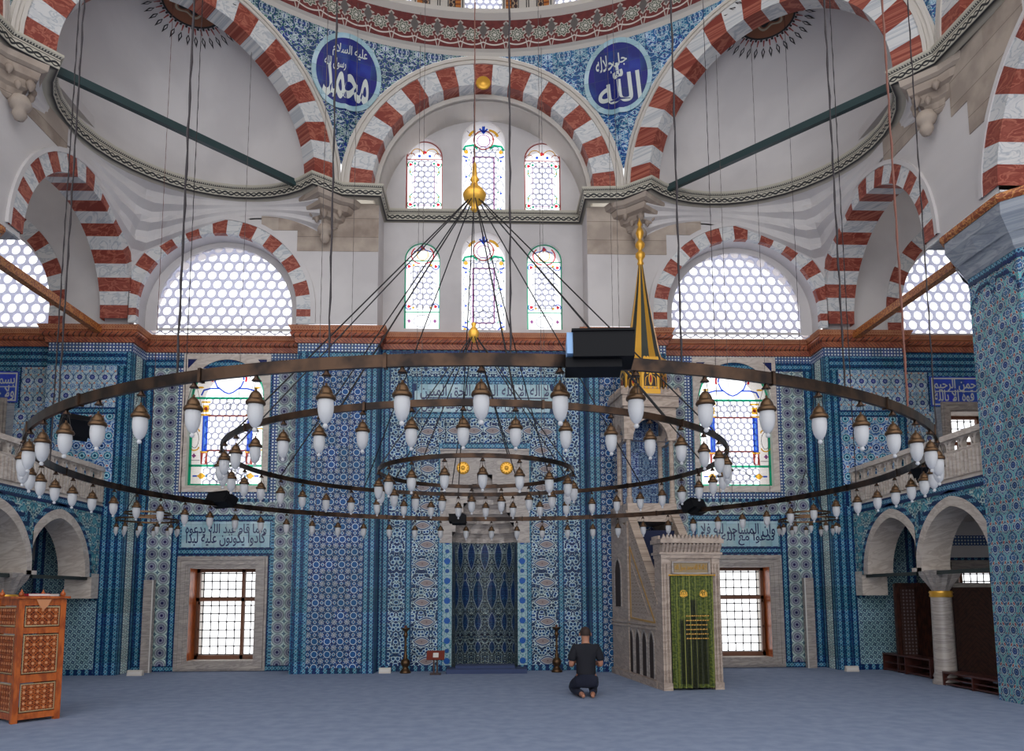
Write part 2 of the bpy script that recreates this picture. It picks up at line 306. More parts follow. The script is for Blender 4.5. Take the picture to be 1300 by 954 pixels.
# ------------------------------------------------------------------ mesh builder
Z3 = Vector((0, 0, 1))
class G:
    def __init__(s): s.v = []; s.f = []; s.m = []; s.uv = []
    def poly(s, pts, m=0, uv=None):
        b = len(s.v); s.v += [tuple(p) for p in pts]; s.f.append(tuple(range(b, b+len(pts)))); s.m.append(m); s.uv.append(uv)
    def box(s, a, b, m=0, R=None):
        x0, y0, z0 = a; x1, y1, z1 = b
        p = [Vector(q) for q in ((x0, y0, z0), (x1, y0, z0), (x1, y1, z0), (x0, y1, z0), (x0, y0, z1), (x1, y0, z1), (x1, y1, z1), (x0, y1, z1))]
        if R is not None: p = [R @ q for q in p]
        for q in ((0, 1, 5, 4), (1, 2, 6, 5), (2, 3, 7, 6), (3, 0, 4, 7), (4, 5, 6, 7), (3, 2, 1, 0)): s.poly([p[i] for i in q], m)
    def grid(s, rows, m=0, closed=False, uvf=None):     # rows of equal length sharing vertices
        b = len(s.v); n = len(rows[0])
        for r in rows: s.v += [tuple(p) for p in r]
        for i in range(len(rows)-1):
            for j in range(n if closed else n-1):
                k = (j+1) % n; s.f.append((b+i*n+j, b+i*n+k, b+(i+1)*n+k, b+(i+1)*n+j)); s.m.append(m)
                s.uv.append([uvf(i, j), uvf(i, j+1), uvf(i+1, j+1), uvf(i+1, j)] if uvf else None)
    def lathe(s, prof, c=(0, 0, 0), n=16, m=0, R=None, ph=0.0):
        rows = []
        for r, z in prof:
            row = [Vector((r*math.cos(ph+2*PI*k/n), r*math.sin(ph+2*PI*k/n), z)) for k in range(n)]
            if R is not None: row = [R @ p for p in row]
            rows.append([p+Vector(c) for p in row])
        s.grid(rows, m, True)
    def tube(s, path, r, n=6, m=0, closed=False):
        path = [Vector(p) for p in path]; rows = []
        for i, p in enumerate(path):
            a = path[i-1] if (i or closed) else p; b = path[(i+1) % len(path)] if (i < len(path)-1 or closed) else p
            t = (b-a).normalized(); x = t.cross(Z3 if abs(t.z) < .9 else Vector((1, 0, 0))).normalized(); y = t.cross(x)
            rr = r[i] if isinstance(r, (list, tuple)) else r
            rows.append([p+x*math.cos(2*PI*k/n)*rr+y*math.sin(2*PI*k/n)*rr for k in range(n)])
        if closed: rows.append(rows[0])
        s.grid(rows, m, True)
        if not closed: s.poly(rows[0][::-1], m); s.poly(rows[-1], m)
    def prism(s, pts, off, m=0, caps=True):
        pts = [Vector(p) for p in pts]; off = Vector(off); n = len(pts); q = [p+off for p in pts]
        if caps: s.poly(pts[::-1], m); s.poly(q, m)
        for i in range(n): s.poly([pts[i], pts[(i+1) % n], q[(i+1) % n], q[i]], m)
    def ball(s, c, r, n=10, m=0, sz=1.0):
        s.lathe([(max(r*math.sin(PI*k/8), 1e-4), -r*sz*math.cos(PI*k/8)) for k in range(9)], c, n, m)
    def build(s, name, mats, parent=None, smooth=False, **kw):
        me = bpy.data.meshes.new(name); me.from_pydata(s.v, [], s.f)
        mats = mats if isinstance(mats, (list, tuple)) else [mats]
        for x in mats: me.materials.append(M[x] if isinstance(x, str) else x)
        me.polygons.foreach_set('material_index', s.m)
        uvl = me.uv_layers.new(name='UVMap').data
        for p in me.polygons:
            cu = s.uv[p.index]
            if cu:
                for k, li in enumerate(p.loop_indices): uvl[li].uv = cu[k]
            else:
                n = p.normal
                if abs(n.z) > .75: tx, ty = Vector((1, 0, 0)), Vector((0, 1, 0))
                else:
                    tx = Vector((-n.y, n.x, 0)).normalized(); ty = Z3
                    if tx.x < -.1 or (abs(tx.x) < .1 and tx.y < 0): tx = -tx
                for li in p.loop_indices:
                    co = me.vertices[me.loops[li].vertex_index].co; uvl[li].uv = (co.dot(tx), co.dot(ty))
        if smooth: me.polygons.foreach_set('use_smooth', [True]*len(me.polygons))
        me.update()
        o = bpy.data.objects.new(name, me); COL.objects.link(o)
        if parent: o.parent = parent
        for k, x in kw.items(): o[k] = x
        return o
def empty(name, loc=(0, 0, 0), rz=0.0, **kw):
    o = bpy.data.objects.new(name, None); COL.objects.link(o); o.location = loc; o.rotation_euler = (0, 0, rz); o.empty_display_size = .1
    for k, x in kw.items(): o[k] = x
    return o
def copy_tree(o, parent=None):
    c = o.copy(); COL.objects.link(c)
    if parent: c.parent = parent
    for ch in o.children: copy_tree(ch, c)
    return c
TN = [0]
def trim(g, mats, smooth=False):
    TN[0] += 1; return g.build('trim_%d' % TN[0], mats, None, smooth, kind='structure')
class Fr:      # a wall frame: u along the wall, z up, d towards the hall
    def __init__(s, o, T, N): s.o = Vector(o); s.T = Vector(T); s.N = Vector(N)
    def __call__(s, u, z, d=0.0): return s.o+s.T*u+s.N*d+Z3*z
def arch_pts(c, w, zs, e=0.0, n=24):
    R = w+e; tm = math.acos(e/R); r = [(c-e+R*math.cos(tm*k/n), zs+R*math.sin(tm*k/n)) for k in range(n+1)]
    return [(2*c-u, z) for u, z in r][:-1]+r[::-1]          # left spring .. apex .. right spring
class Op:      # an opening in a wall: rectangle with, optionally, an arched head
    def __init__(s, c, w, z0, zs, arch=False, e=0.0): s.c, s.w, s.z0, s.zs, s.arch, s.e = c, w, z0, zs, arch, e
    def top(s, u):
        if not s.arch: return s.zs
        R = s.w+s.e; return s.zs+math.sqrt(max(R*R-(abs(u-s.c)+s.e)**2, 0))
    def outline(s, n=24):
        pts = arch_pts(s.c, s.w, s.zs, s.e, n) if s.arch else [(s.c-s.w, s.zs), (s.c+s.w, s.zs)]
        return [(s.c-s.w, s.z0)]+pts+[(s.c+s.w, s.z0)]
def wall(g, fr, u0, u1, z0, z1, ops=(), m=0, d=0.0):
    us = {u0, u1}
    for o in ops:
        us |= {o.c-o.w, o.c+o.w}
        if o.arch: us |= {p[0] for p in arch_pts(o.c, o.w, o.zs, o.e, 20)}
    us = sorted(u for u in us if u0-1e-6 <= u <= u1+1e-6)
    for a, b in zip(us, us[1:]):
        if b-a < 1e-5: continue
        mid = (a+b)/2; act = sorted([o for o in ops if o.c-o.w < mid < o.c+o.w], key=lambda o: o.z0); za = zb = z0
        for o in act:
            if o.z0 > max(za, zb)+1e-5: g.poly([fr(a, za, d), fr(b, zb, d), fr(b, o.z0, d), fr(a, o.z0, d)], m)
            za, zb = min(o.top(a), z1), min(o.top(b), z1)
        g.poly([fr(a, za, d), fr(b, zb, d), fr(b, z1, d), fr(a, z1, d)], m)
def reveal(g, fr, op, d0, d1, m=0, sill=True):
    p = op.outline(); n = len(p)
    for i in range(n if sill else n-1):
        a, b = p[i], p[(i+1) % n]; g.poly([fr(*a, d0), fr(*b, d0), fr(*b, d1), fr(*a, d1)], m)
def band(g, fr, c, r0, r1, zs, d0, d1, e=0.0, m=0, n=32, z0=None, lim=None):     # a plain archivolt
    a = arch_pts(c, r0, zs, e, n//2); b = arch_pts(c, r1, zs, e, n//2)
    if z0 is not None: a = [(c-r0, z0)]+a+[(c+r0, z0)]; b = [(c-r1, z0)]+b+[(c+r1, z0)]
    if lim: f = lambda p: (min(max(p[0], lim[0]), lim[1]), p[1]); a = [f(p) for p in a]; b = [f(p) for p in b]
    rows = [[fr(*p, d0) for p in a], [fr(*p, d1) for p in a], [fr(*p, d1) for p in b], [fr(*p, d0) for p in b]]
    for r, s_ in zip(rows, rows[1:]):
        for i in range(len(r)-1): g.poly([r[i], r[i+1], s_[i+1], s_[i]], m)
def voussoirs(g, fr, c, r0, r1, zs, nb, df, db, e=0.0, z0=None, nj=0, lim=None):      # red / white blocks, materials 0 / 1
    R0, R1 = r0+e, r1+e; t0 = math.acos(e/R0); t1 = math.acos(e/R1)
    L = lim or (-99, 99)
    for sgn in (1, -1):
        for k in range(nb):
            a, b = (k-.5)/(nb-.5), (k+.5)/(nb-.5); a, b = max(0, 1-b), min(1, 1-a)          # block 0 is half the keystone
            mi = 0 if k % 2 == 0 else 1; ns = 3
            for q in range(ns):
                f0, f1 = a+(b-a)*q/ns, a+(b-a)*(q+1)/ns
                P = lambda R, t, f: (min(max(c+sgn*(-e+R*math.cos(t*f)), L[0]), L[1]), zs+R*math.sin(t*f))
                i0, i1, o0, o1 = P(R0, t0, f0), P(R0, t0, f1), P(R1, t1, f0), P(R1, t1, f1)
                g.poly([fr(*i0, df), fr(*o0, df), fr(*o1, df), fr(*i1, df)], mi)
                g.poly([fr(*i0, df), fr(*i1, df), fr(*i1, db), fr(*i0, db)], mi)
                g.poly([fr(*i0, db), fr(*o0, db), fr(*o1, db), fr(*i1, db)], mi)
                g.poly([fr(*o0, df), fr(*o1, df), fr(*o1, df-.04), fr(*o0, df-.04)], mi)
        if nj:
            for k in range(nj):
                za = z0+(zs-z0)*k/nj; zb = z0+(zs-z0)*(k+1)/nj; mi = (nb+(nj-1-k)) % 2
                cl = lambda u: min(max(u, L[0]), L[1])
                ui, uo = cl(c+sgn*r0), cl(c+sgn*r1)
                g.poly([fr(ui, za, df), fr(uo, za, df), fr(uo, zb, df), fr(ui, zb, df)], mi)
                g.poly([fr(ui, za, df), fr(ui, zb, df), fr(ui, zb, db), fr(ui, za, db)], mi)
def panel(fr, u0, u1, z0, z1, m, d=.008):
    g = G(); a = [fr(u0, z0, d), fr(u1, z0, d), fr(u1, z1, d), fr(u0, z1, d)]
    c = (u0+u1)/2; uv = [(u0-c, z0), (u1-c, z0), (u1-c, z1), (u0-c, z1)] if (z1-z0) > (u1-u0) else [(u0, z0-(z0+z1)/2), (u1, z0-(z0+z1)/2), (u1, z1-(z0+z1)/2), (u0, z1-(z0+z1)/2)]
    if m == 'medal' and (u1-u0) > (z1-z0): uv = [(x, y+.131) for x, y in uv]
    g.poly(a, 0, [(x+u_off[m], y+v_off[m]) for x, y in uv] if m in u_off else None)
    b = [p-fr.N*d for p in a]
    for i in range(4): g.poly([a[i], a[(i+1) % 4], b[(i+1) % 4], b[i]], 0)
    return trim(g, m)
u_off = dict(medal=0, pier=0, gallery=0, lattice=0, bv=.075, bt=.075, bd=.075, bh=0, bth=0, bdh=0, ogv=.28, ogh=0, beads=.1, chain=.1, floral=.21)
v_off = dict(medal=0, pier=0, gallery=0, lattice=0, bv=0, bt=0, bd=0, bh=.075, bth=.075, bdh=.075, ogv=0, ogh=.28, beads=0, chain=0, floral=0)
def sweep(g, path, prof, m=0, closed=False, side=1):      # prof: (out, z) ; path in plan, out is to the right of travel * side
    P = [Vector((p[0], p[1], 0)) for p in path]; n = len(P); L = [0]
    for i in range(1, n): L.append(L[-1]+(P[i]-P[i-1]).length)
    nor = []
    for i in range(n):
        ds = []
        if i: ds.append((P[i]-P[i-1]).normalized())
        if i < n-1: ds.append((P[i+1]-P[i]).normalized())
        ns = [Vector((d.y, -d.x, 0))*side for d in ds]
        if len(ns) == 1: nor.append(ns[0])
        else:
            b = (ns[0]+ns[1]).normalized(); nor.append(b/max(b.dot(ns[0]), .35))
    V = [0]
    for (o0, z0), (o1, z1) in zip(prof, prof[1:]): V.append(V[-1]+math.hypot(o1-o0, z1-z0))
    zb = min(z for o, z in prof); V = [z-zb for o, z in prof]
    rows = [[P[i]+nor[i]*o+Z3*z for i in range(n)] for o, z in prof]
    for j in range(len(prof)-1):
        for i in range(n-1):
            g.poly([rows[j][i], rows[j][i+1], rows[j+1][i+1], rows[j+1][i]], m, [(L[i], V[j]), (L[i+1], V[j]), (L[i+1], V[j+1]), (L[i], V[j+1])])

# ------------------------------------------------------------------ lettering
FORM = {}
for cp in list(range(0xFB50, 0xFDFF))+list(range(0xFE70, 0xFEFD)):
    dd = unicodedata.decomposition(chr(cp)).split()
    if len(dd) == 2: FORM[(dd[0], chr(int(dd[1], 16)))] = chr(cp)
    if len(dd) == 3: FORM[(dd[0], chr(int(dd[1], 16))+chr(int(dd[2], 16)))] = chr(cp)
def shape_ar(s):
    out = []; prev = False; i = 0
    while i < len(s):
        c = s[i:i+2] if s[i:i+2] in ('\u0644\u0627', '\u0644\u0623', '\u0644\u0625') else s[i]
        nx = s[i+len(c):i+len(c)+1]; jn = ('<initial>', c) in FORM and nx != '' and ('<final>', nx) in FORM
        k = '<medial>' if prev and jn else '<initial>' if jn else '<final>' if prev else '<isolated>'
        out.append(FORM.get((k, c), c)); prev = jn; i += len(c)
    return ''.join(reversed(out))
def text_mesh(s, ext=.006, bold=.012):
    cu = bpy.data.curves.new('lettering', 'FONT'); cu.body = shape_ar(s) if len(s) > 1 else s; cu.size = 1; cu.extrude = ext; cu.offset = bold; cu.resolution_u = 3
    o = bpy.data.objects.new('lettering', cu); COL.objects.link(o); bpy.context.view_layer.update()
    me = bpy.data.meshes.new_from_object(o.evaluated_get(bpy.context.evaluated_depsgraph_get())); bpy.data.objects.remove(o); return me
def lettering(s, fn, w, h, mname, parent=None, bold=.012, name='lettering', cx=0, cz=0):     # fn(u, z, d) -> world ; fitted to w x h around (cx, cz)
    me = text_mesh(s, .004, bold); xs = [v.co.x for v in me.vertices]; ys = [v.co.y for v in me.vertices]
    x0, x1, y0, y1 = min(xs), max(xs), min(ys), max(ys)
    for v in me.vertices: v.co = fn(cx+((v.co.x-x0)/(x1-x0)-.5)*w, cz+((v.co.y-y0)/(y1-y0)-.5)*h, .012+v.co.z)
    me.materials.clear(); me.materials.append(M[mname]); me.update()
    o = bpy.data.objects.new(name, me); COL.objects.link(o)
    if parent: o.parent = parent
    return o
M['burst_brown'] = mat('painted_brown', C(134, 84, 60), .7)
M['ink_black'] = mat('painted_black', C(40, 38, 40), .7)
M['burst_cream'] = mat('painted_cream', C(178, 164, 140), .7)
M['burst_red'] = mat('painted_red', C(150, 66, 58), .7)
M['burst_orange'] = mat('painted_orange', lambda u, v, z: mix(C(184, 112, 48), C(130, 66, 34), below(abs(cell(v, .1)), .02)), .7)
M['drum_scroll'] = mat('painted_scroll', lambda u, v, z: mix(C(60, 44, 44), C(180, 150, 120), below(abs(abs(cell(u, .12))-abs(cell(v, .14))*.6), .012)), .7)
M['plaque'] = mat('gilded_plaque', C(150, 130, 96), .5)
M['dark_gilt'] = mat('dull_gold_thread', C(196, 150, 70), .5, .4)
M['gold_dull'] = mat('dull_gilding', C(190, 150, 84), .5, .3)
def f_curtain(u, v, z):
    c = mix(C(108, 118, 52), C(66, 80, 38), below(noise(u, v, 30, 3), .5, .1))
    hole = below(abs(u-.02), .26, .02)*below(-1.0*v, -.10, .01)*below(v, 1.42-.25*1.0, .05)
    hole = amax(hole, below(abs(u-.02), .07, .01)*below(v, 1.5, .03)); c = mix(c, C(26, 28, 22), hole*.85)
    return mix(c, C(170, 172, 84), below(abs(cell(u, .105)), .006)*.5)
M['curtain'] = mat('curtain_cloth', f_curtain, .6)
def f_carved(x, y, z):
    a, b = abs(cell(y, .20)), abs(cell(z+y*.0, .20)); n = noise(a, b, 22, 1); return mix(C(186, 168, 152), C(122, 104, 92), below(abs(n-.5), .05, .04)*.8)
M['carved'] = mat('carved_pale_marble', f_carved, .5, coords='Object')
M['niche_shade'] = mat('painted_niche_shade', C(52, 40, 36), .8)  # dark tone that stands for the shade inside the pulpit niches
M['navy'] = mat('navy_carpet', C(26, 34, 64), .9)
M['navy_grey'] = mat('blue_grey_rug', C(62, 74, 108), .95)
M['black_brown'] = mat('black_brown_enamel', C(40, 26, 20), .4)
M['red_enamel'] = mat('red_enamel', C(170, 30, 24), .35)
M['verdigris'] = mat('dark_lead_strip', C(58, 62, 56), .5, .4)
M['wood_pale'] = mat('pale_carved_wood', C(206, 140, 96), .45)
M['wood_inlay'] = mat('inlay_line', C(176, 150, 110), .5)
M['book_red'] = mat('red_book_cloth', C(176, 26, 44), .5)
M['paper'] = mat('off_white_paper', C(214, 210, 204), .7)
M['redwood'] = mat('reddish_wood', C(112, 40, 26), .4)
M['darkwood_red'] = mat('dark_red_wood', C(74, 38, 32), .4)
def f_herr(u, v, z):
    w_ = abs(cell(u, .9)); t = cell(v+w_*1.0, .09); return mix(C(84, 50, 38), C(48, 28, 24), amax(below(abs(t), .005, .006), below(noise(u, v, 12, 3), .45, .15)*.5))
M['herring'] = mat('herringbone_boards', f_herr, .4)
M['grid_dark'] = mat('pierced_wood', lambda u, v, z: mix(C(66, 44, 38), C(120, 110, 112), below(star(cell(u, .07), cell(v, .07), .018, .006, 4), 0.0)), .4)
M['skin'] = mat('skin', C(176, 122, 96), .5)
M['hair'] = mat('dark_hair', C(52, 36, 30), .7)
M['black_cloth'] = mat('black_cotton', C(20, 21, 30), .85)
M['navy_cloth'] = mat('dark_navy_cloth', C(26, 30, 48), .85)

# ================================================================== THE ROOM
ZR0, ZR1 = 6.95, 7.30          # red cornice
ZC0, ZC1 = 10.0, 10.2          # black and white cornice under the arches
DC = Vector((0, 8, 0))
g = G(); g.poly([(-15, -7, 0), (15, -7, 0), (15, 18, 0), (-15, 18, 0)]); g.build('floor', 'carpet', None, kind='structure')
YC, YP, YS, YB, YG = 16.2, 15.8, 16.5, 15.85, 16.15      # mihrab bay, pier, window bay, corner pier, gallery end
XA, XB, XD, XE, XO = 2.25, 3.95, 7.45, 9.2, 12.9
frC, frP, frS, frB, frG = (Fr((0, y, 0), (1, 0, 0), (0, -1, 0)) for y in (YC, YP, YS, YB, YG))
frU = Fr((0, 15.6, 0), (1, 0, 0), (0, -1, 0))            # upper wall above the side window bays
opsC = [Op(.03, .70, 0, 4.2)]
g = G(); wall(g, frC, -XA, XA, 0, ZR0, opsC); g.build('wall_back', 'bd', None, kind='structure')
def flush():
    global g
    g.build('wall_back', 'bd', None, kind='structure'); g = G()
g = G()
for s in (-1, 1):
    x0, x1 = sorted((s*XA, s*XB)); wall(g, frP, x0, x1, 0, ZR0); g.box((s*XA-.001, YP, 0), (s*XA+.001, YC, ZR0)); g.box((s*XB-.001, YP, 0), (s*XB+.001, YS, ZR0)); flush()
    x0, x1 = sorted((s*XB, s*XD))
    tall = Op(s*5.66, .82, 3.98, 5.98, True); low = Op(s*5.6, .70, .22, 2.18)
    wall(g, frS, x0, x1, 0, ZR0, [low, Op(s*5.66, .82, 3.98, 5.98, True)])
    flush(); x0, x1 = sorted((s*XD, s*XE)); wall(g, frB, x0, x1, 0, ZR0); g.box((s*XD-.001, YB, 0), (s*XD+.001, YS, ZR0))
    flush(); x0, x1 = sorted((s*XE, s*XO)); wall(g, frG, x0, x1, 0, ZR0, [Op(s*11.0, .62, 3.75, 5.6), Op(s*10.9, .6, .25, 2.1)])
    g.box((s*XE-.001, YB, 0), (s*XE+.001, YG, ZR0)); flush()
g = G()
for s in (-1, 1):
    reveal(g, frS, Op(s*5.66, .82, 3.98, 5.98, True), 0, -.9); reveal(g, frS, Op(s*5.6, .70, .22, 2.18), 0, -.9)
    reveal(g, frG, Op(s*11.0, .62, 3.75, 5.6), 0, -.7); reveal(g, frG, Op(s*10.9, .6, .25, 2.1), 0, -.7)
trim(g, 'cream')

g = G(); g.box((-1.0, 16.25, 0), (1.06, 17.2, 4.7)); g.poly([(-1, 16.2, 4.7), (1.06, 16.2, 4.7), (1.06, 17.2, 4.7), (-1, 17.2, 4.7)])  # closed box added behind the niche to keep sky light from leaking in
for f_ in range(len(g.f)-1, -1, -1):
    if all(abs(g.v[i][1]-16.25) < 1e-6 for i in g.f[f_]): del g.f[f_], g.m[f_], g.uv[f_]
trim(g, 'marble')
# ---- tile panels : mihrab bay, nested frames round the marble hood
def frames(fr, c, steps, ztop):         # steps: (outer half width, inner half width, outer top, inner top, vertical mat, horizontal mat)
    for ho, hi, to, ti, mv, mh in steps:
        panel(fr, c-ho, c-hi, .12, to, mv); panel(fr, c+hi, c+ho, .12, to, mv); panel(fr, c-hi, c+hi, ti, to, mh)
frames(frC, .03, [(2.2, 2.05, 6.93, 6.72, 'bv', 'bh'), (2.05, 1.70, 6.72, 6.36, 'floral', 'floral'), (1.70, 1.56, 6.36, 6.24, 'bt', 'bth')], 0)
frames(frC, .03, [(1.56, 1.00, 5.42, 4.88, 'ogv', 'ogh'), (1.00, .90, 4.88, 4.74, 'bt', 'bth')], 0)
panel(frC, -1.53, 1.59, 5.42, 5.54, 'bth'); panel(frC, -1.53, 1.59, 6.20, 6.24, 'bth')
for s in (-1, 1): panel(frC, *sorted((.03+s*.90, .03+s*.70)), .12, 2.73, 'beads')
for s in (-1, 1):
    def pan(fr, a, b, z0, z1, m, d=.008): return panel(fr, *sorted((s*a, s*b)), z0, z1, m, d)
    # pier
    pan(frP, 2.25, 2.37, .0, 6.78, 'bd'); pan(frP, 2.37, 2.50, 0, 6.78, 'bv'); pan(frP, 2.50, 3.62, .12, 6.62, 'pier'); pan(frP, 3.62, 3.70, 0, 6.62, 'bd'); pan(frP, 3.70, 3.95, 0, 6.78, 'bt')
    pan(frP, 2.50, 3.70, 6.62, 6.78, 'bh'); pan(frP, 2.25, 3.95, 6.78, 6.95, 'zig')
    # window bay
    for (a, b) in ((4.00, 4.525), (6.72, 7.245)): pan(frS, a, b, .12, 6.6, 'medal')
    for (a, b) in ((3.95, 4.00), (7.245, 7.45)): pan(frS, a, b, 0, 6.6, 'bt')
    pan(frS, 3.95, 7.45, 6.6, 6.8, 'bth'); pan(frS, 3.95, 7.45, 6.8, 6.95, 'zig')
    for (a, b) in ((4.525, 4.66), (6.60, 6.72)): pan(frS, a, b, 3.62, 6.6, 'zig')
    for (a, b) in ((4.525, 4.56), (6.56, 6.72)): pan(frS, a, b, 0, 3.34, 'bd')
    pan(frS, 4.66, 6.60, 3.70, 3.82, 'zig'); pan(frS, 4.525, 6.72, 3.34, 3.62, 'medal'); pan(frS, 4.56, 6.56, 3.2, 3.34, 'bdh'); pan(frS, 4.56, 6.56, 2.46, 2.62, 'bdh'); pan(frS, 3.95, 7.45, 0, .12, 'bdh', .010)
    # corner pier (faces the hall) and its return
    pan(frB, 7.45, 7.56, 0, 6.75, 'bd'); pan(frB, 7.56, 7.74, 0, 6.45, 'bt'); pan(frB, 7.74, 9.2, 5.55, 6.45, 'lattice'); pan(frB, 7.74, 9.0, 3.9, 5.40, 'gallery'); pan(frB, 7.74, 9.2, 5.40, 5.55, 'bh')
    pan(frB, 9.0, 9.2, 3.4, 5.4, 'bt'); pan(frB, 7.56, 9.2, 6.45, 6.75, 'bth'); pan(frB, 7.45, 9.2, 6.75, 6.95, 'zig'); pan(frB, 7.74, 7.9, 0, 3.45, 'bv', .014); pan(frB, 7.9, 8.06, 1.5, 3.45, 'bd', .012); pan(frB, 7.9, 9.0, .12, 3.45, 'grid'); pan(frB, 9.0, 9.2, 0, 3.3, 'bv')
    frR = Fr((s*7.45, 16.5, 0), (0, -1, 0), (-s, 0, 0))
    panel(frR, .0, .18, 0, 6.75, 'bd'); panel(frR, .18, .47, 0, 6.75, 'chain'); panel(frR, .47, .65, 0, 6.75, 'bt'); panel(frR, 0, .65, 6.75, 6.95, 'zig')
    # gallery end wall
    pan(frG, 9.2, 9.36, 3.4, 6.5, 'bv'); pan(frG, 9.36, 9.9, 5.6, 6.5, 'lattice'); pan(frG, 9.36, 10.1, 3.4, 5.6, 'lattice'); pan(frG, 9.2, 12.9, 6.5, 6.95, 'bth'); pan(frG, 10.0, 12.2, 6.42, 6.5, 'bh')
    pan(frG, 9.2, 10.1, 0, 3.2, 'grid'); pan(frG, 9.2, 12.9, 2.36, 3.15, 'plaster', .012); pan(frG, 9.4, 12.7, 2.62, 2.84, 'zig', .016); pan(frG, 11.7, 12.9, 0, 3.2, 'grid')
# pier returns next to the mihrab bay
for s in (-1, 1):
    frR = Fr((s*2.25, YC, 0), (0, -1, 0), (-s, 0, 0)); panel(frR, 0, .4, 0, 6.95, 'bv')
    frR = Fr((s*3.95, YS, 0), (0, -1, 0), (s, 0, 0)); panel(frR, 0, .7, 0, 6.95, 'bv')

# ---- red cornice
pathL = [(-12.9, YG), (-XE, YG), (-XE, YB), (-XD, YB), (-XD, YS), (-XB, YS), (-XB, YP), (-XA, YP), (-XA, YC), (XA, YC), (XA, YP), (XB, YP), (XB, YS), (XD, YS), (XD, YB), (XE, YB), (XE, YG), (12.9, YG)]
g = G(); sweep(g, pathL, [(0, ZR0), (.05, ZR0), (.05, ZR0+.02), (.07, ZR0+.11), (.09, ZR0+.115), (.13, ZR0+.14), (.145, ZR0+.18), (.13, ZR0+.22), (.10, ZR0+.235), (.13, ZR0+.25), (.18, ZR0+.35), (-.3, ZR0+.35)])
trim(g, 'redcorn')
# ---- upper walls
g = G()
wall(g, Fr((0, 16.36, 0), (1, 0, 0), (0, -1, 0)), -2.3, 2.3, ZR1, 10.1, [Op(0, .50, 7.48, 9.28, True), Op(-1.38, .40, 7.5, 9.14, True), Op(1.38, .40, 7.5, 9.14, True)])
for s in (-1, 1): g.box((s*2.25-.001, 15.6, ZR1), (s*2.25+.001, 16.36, 10.1))
TW = [(0, .50, 10.2, 12.0), (-1.36, .42, 10.35, 11.62), (1.36, .42, 10.35, 11.62)]
wall(g, Fr((0, 16.42, 0), (1, 0, 0), (0, -1, 0)), -2.45, 2.45, 10.15, 12.8, [Op(c, w_, z0, zs, True) for c, w_, z0, zs in TW])
fr1, fr2 = Fr((0, 16.36, 0), (1, 0, 0), (0, -1, 0)), Fr((0, 16.42, 0), (1, 0, 0), (0, -1, 0))
for c, w_ in ((0, .5), (-1.38, .40), (1.38, .40)): reveal(g, fr1, Op(c, w_, 7.48 if c == 0 else 7.5, 9.28 if c == 0 else 9.14, True), 0, -.5)
for c, w_, z0, zs in TW: reveal(g, fr2, Op(c, w_, z0, zs, True), 0, -.5)
for s in (-1, 1):
    sa = Op(s*5.62, 1.69, ZR1, 7.62, True); ops = [sa]
    wall(g, frU, *sorted((s*XA, s*7.45)), ZR1, 10.0, ops); reveal(g, frU, sa, 0, -1.0, sill=False)
    # corner pier above the cornice, and the end of the gallery with its own arch
    ga = Op(s*11.35, 2.15, ZR1, 7.75, True)
    wall(g, frB, *sorted((s*XD, s*14.0)), ZR1, 10.9, [ga]); reveal(g, frB, ga, 0, -.9, sill=False)
    g.box((s*XD-.001, 15.6, ZR1), (s*XD+.001, YB, 7.6))
g.build('wall_back_upper', 'plaster', None, kind='structure')
# side walls carried by the free-standing pillars: three arches each
for s, nm in ((-1, 'left'), (1, 'right')):
    frX = Fr((s*7.45, 0, 0), (0, 1, 0), (-s, 0, 0))
    A = [Op(13.78, 1.87, 7.3, 7.42, True), Op(8, 2.05, 7.3, 7.42, True), Op(2.1, 1.87, 7.3, 7.42, True)]
    A2 = [Op(a.c, a.w+.03, a.z0, a.zs, True) for a in A]
    g = G(); wall(g, frX, 0.2, 15.6, 7.3, 10.02, A2); wall(g, frX, .2, 15.6, 7.3, 10.02, A2, d=-.62)
    g.build('wall_'+nm, 'plaster', None, kind='structure')
    g = G()
    for a in A: voussoirs(g, frX, a.c, a.w, a.w+.33, a.zs, 11, .03, -.62, 0, 7.3, 0)
    trim(g, ['red', 'white'])
    g = G(); [band(g, frX, a.c, a.w+.33, a.w+.41, a.zs, 0, .05) for a in A]; trim(g, 'plaster')
    # window bay arch in the back wall
    g = G(); voussoirs(g, frU, s*5.62, 1.67, 1.97, 7.62, 10, .03, -.10, 0, ZR1, 2, lim=sorted((s*2.3, s*7.45)))
    trim(g, ['red', 'white']); g = G(); band(g, frU, s*5.62, 1.97, 2.07, 7.62, 0, .05, z0=ZR1, lim=sorted((s*2.3, s*7.45))); trim(g, 'plaster')
    g = G(); voussoirs(g, frB, s*11.35, 2.12, 2.45, 7.75, 11, .03, -.12, 0, ZR1, 2); trim(g, ['red', 'white'])
    # gallery shell
    g = G(); g.box((s*12.9, -2, 0), (s*13.2, 17, 11)); g.build('wall_gallery_'+nm, 'cream', None, kind='structure')
    g = G(); g.box((min(s*7.5, s*13), -2, 10.6), (max(s*7.5, s*13), 16.2, 10.8)); g.build('ceiling', 'plaster', None, kind='structure')

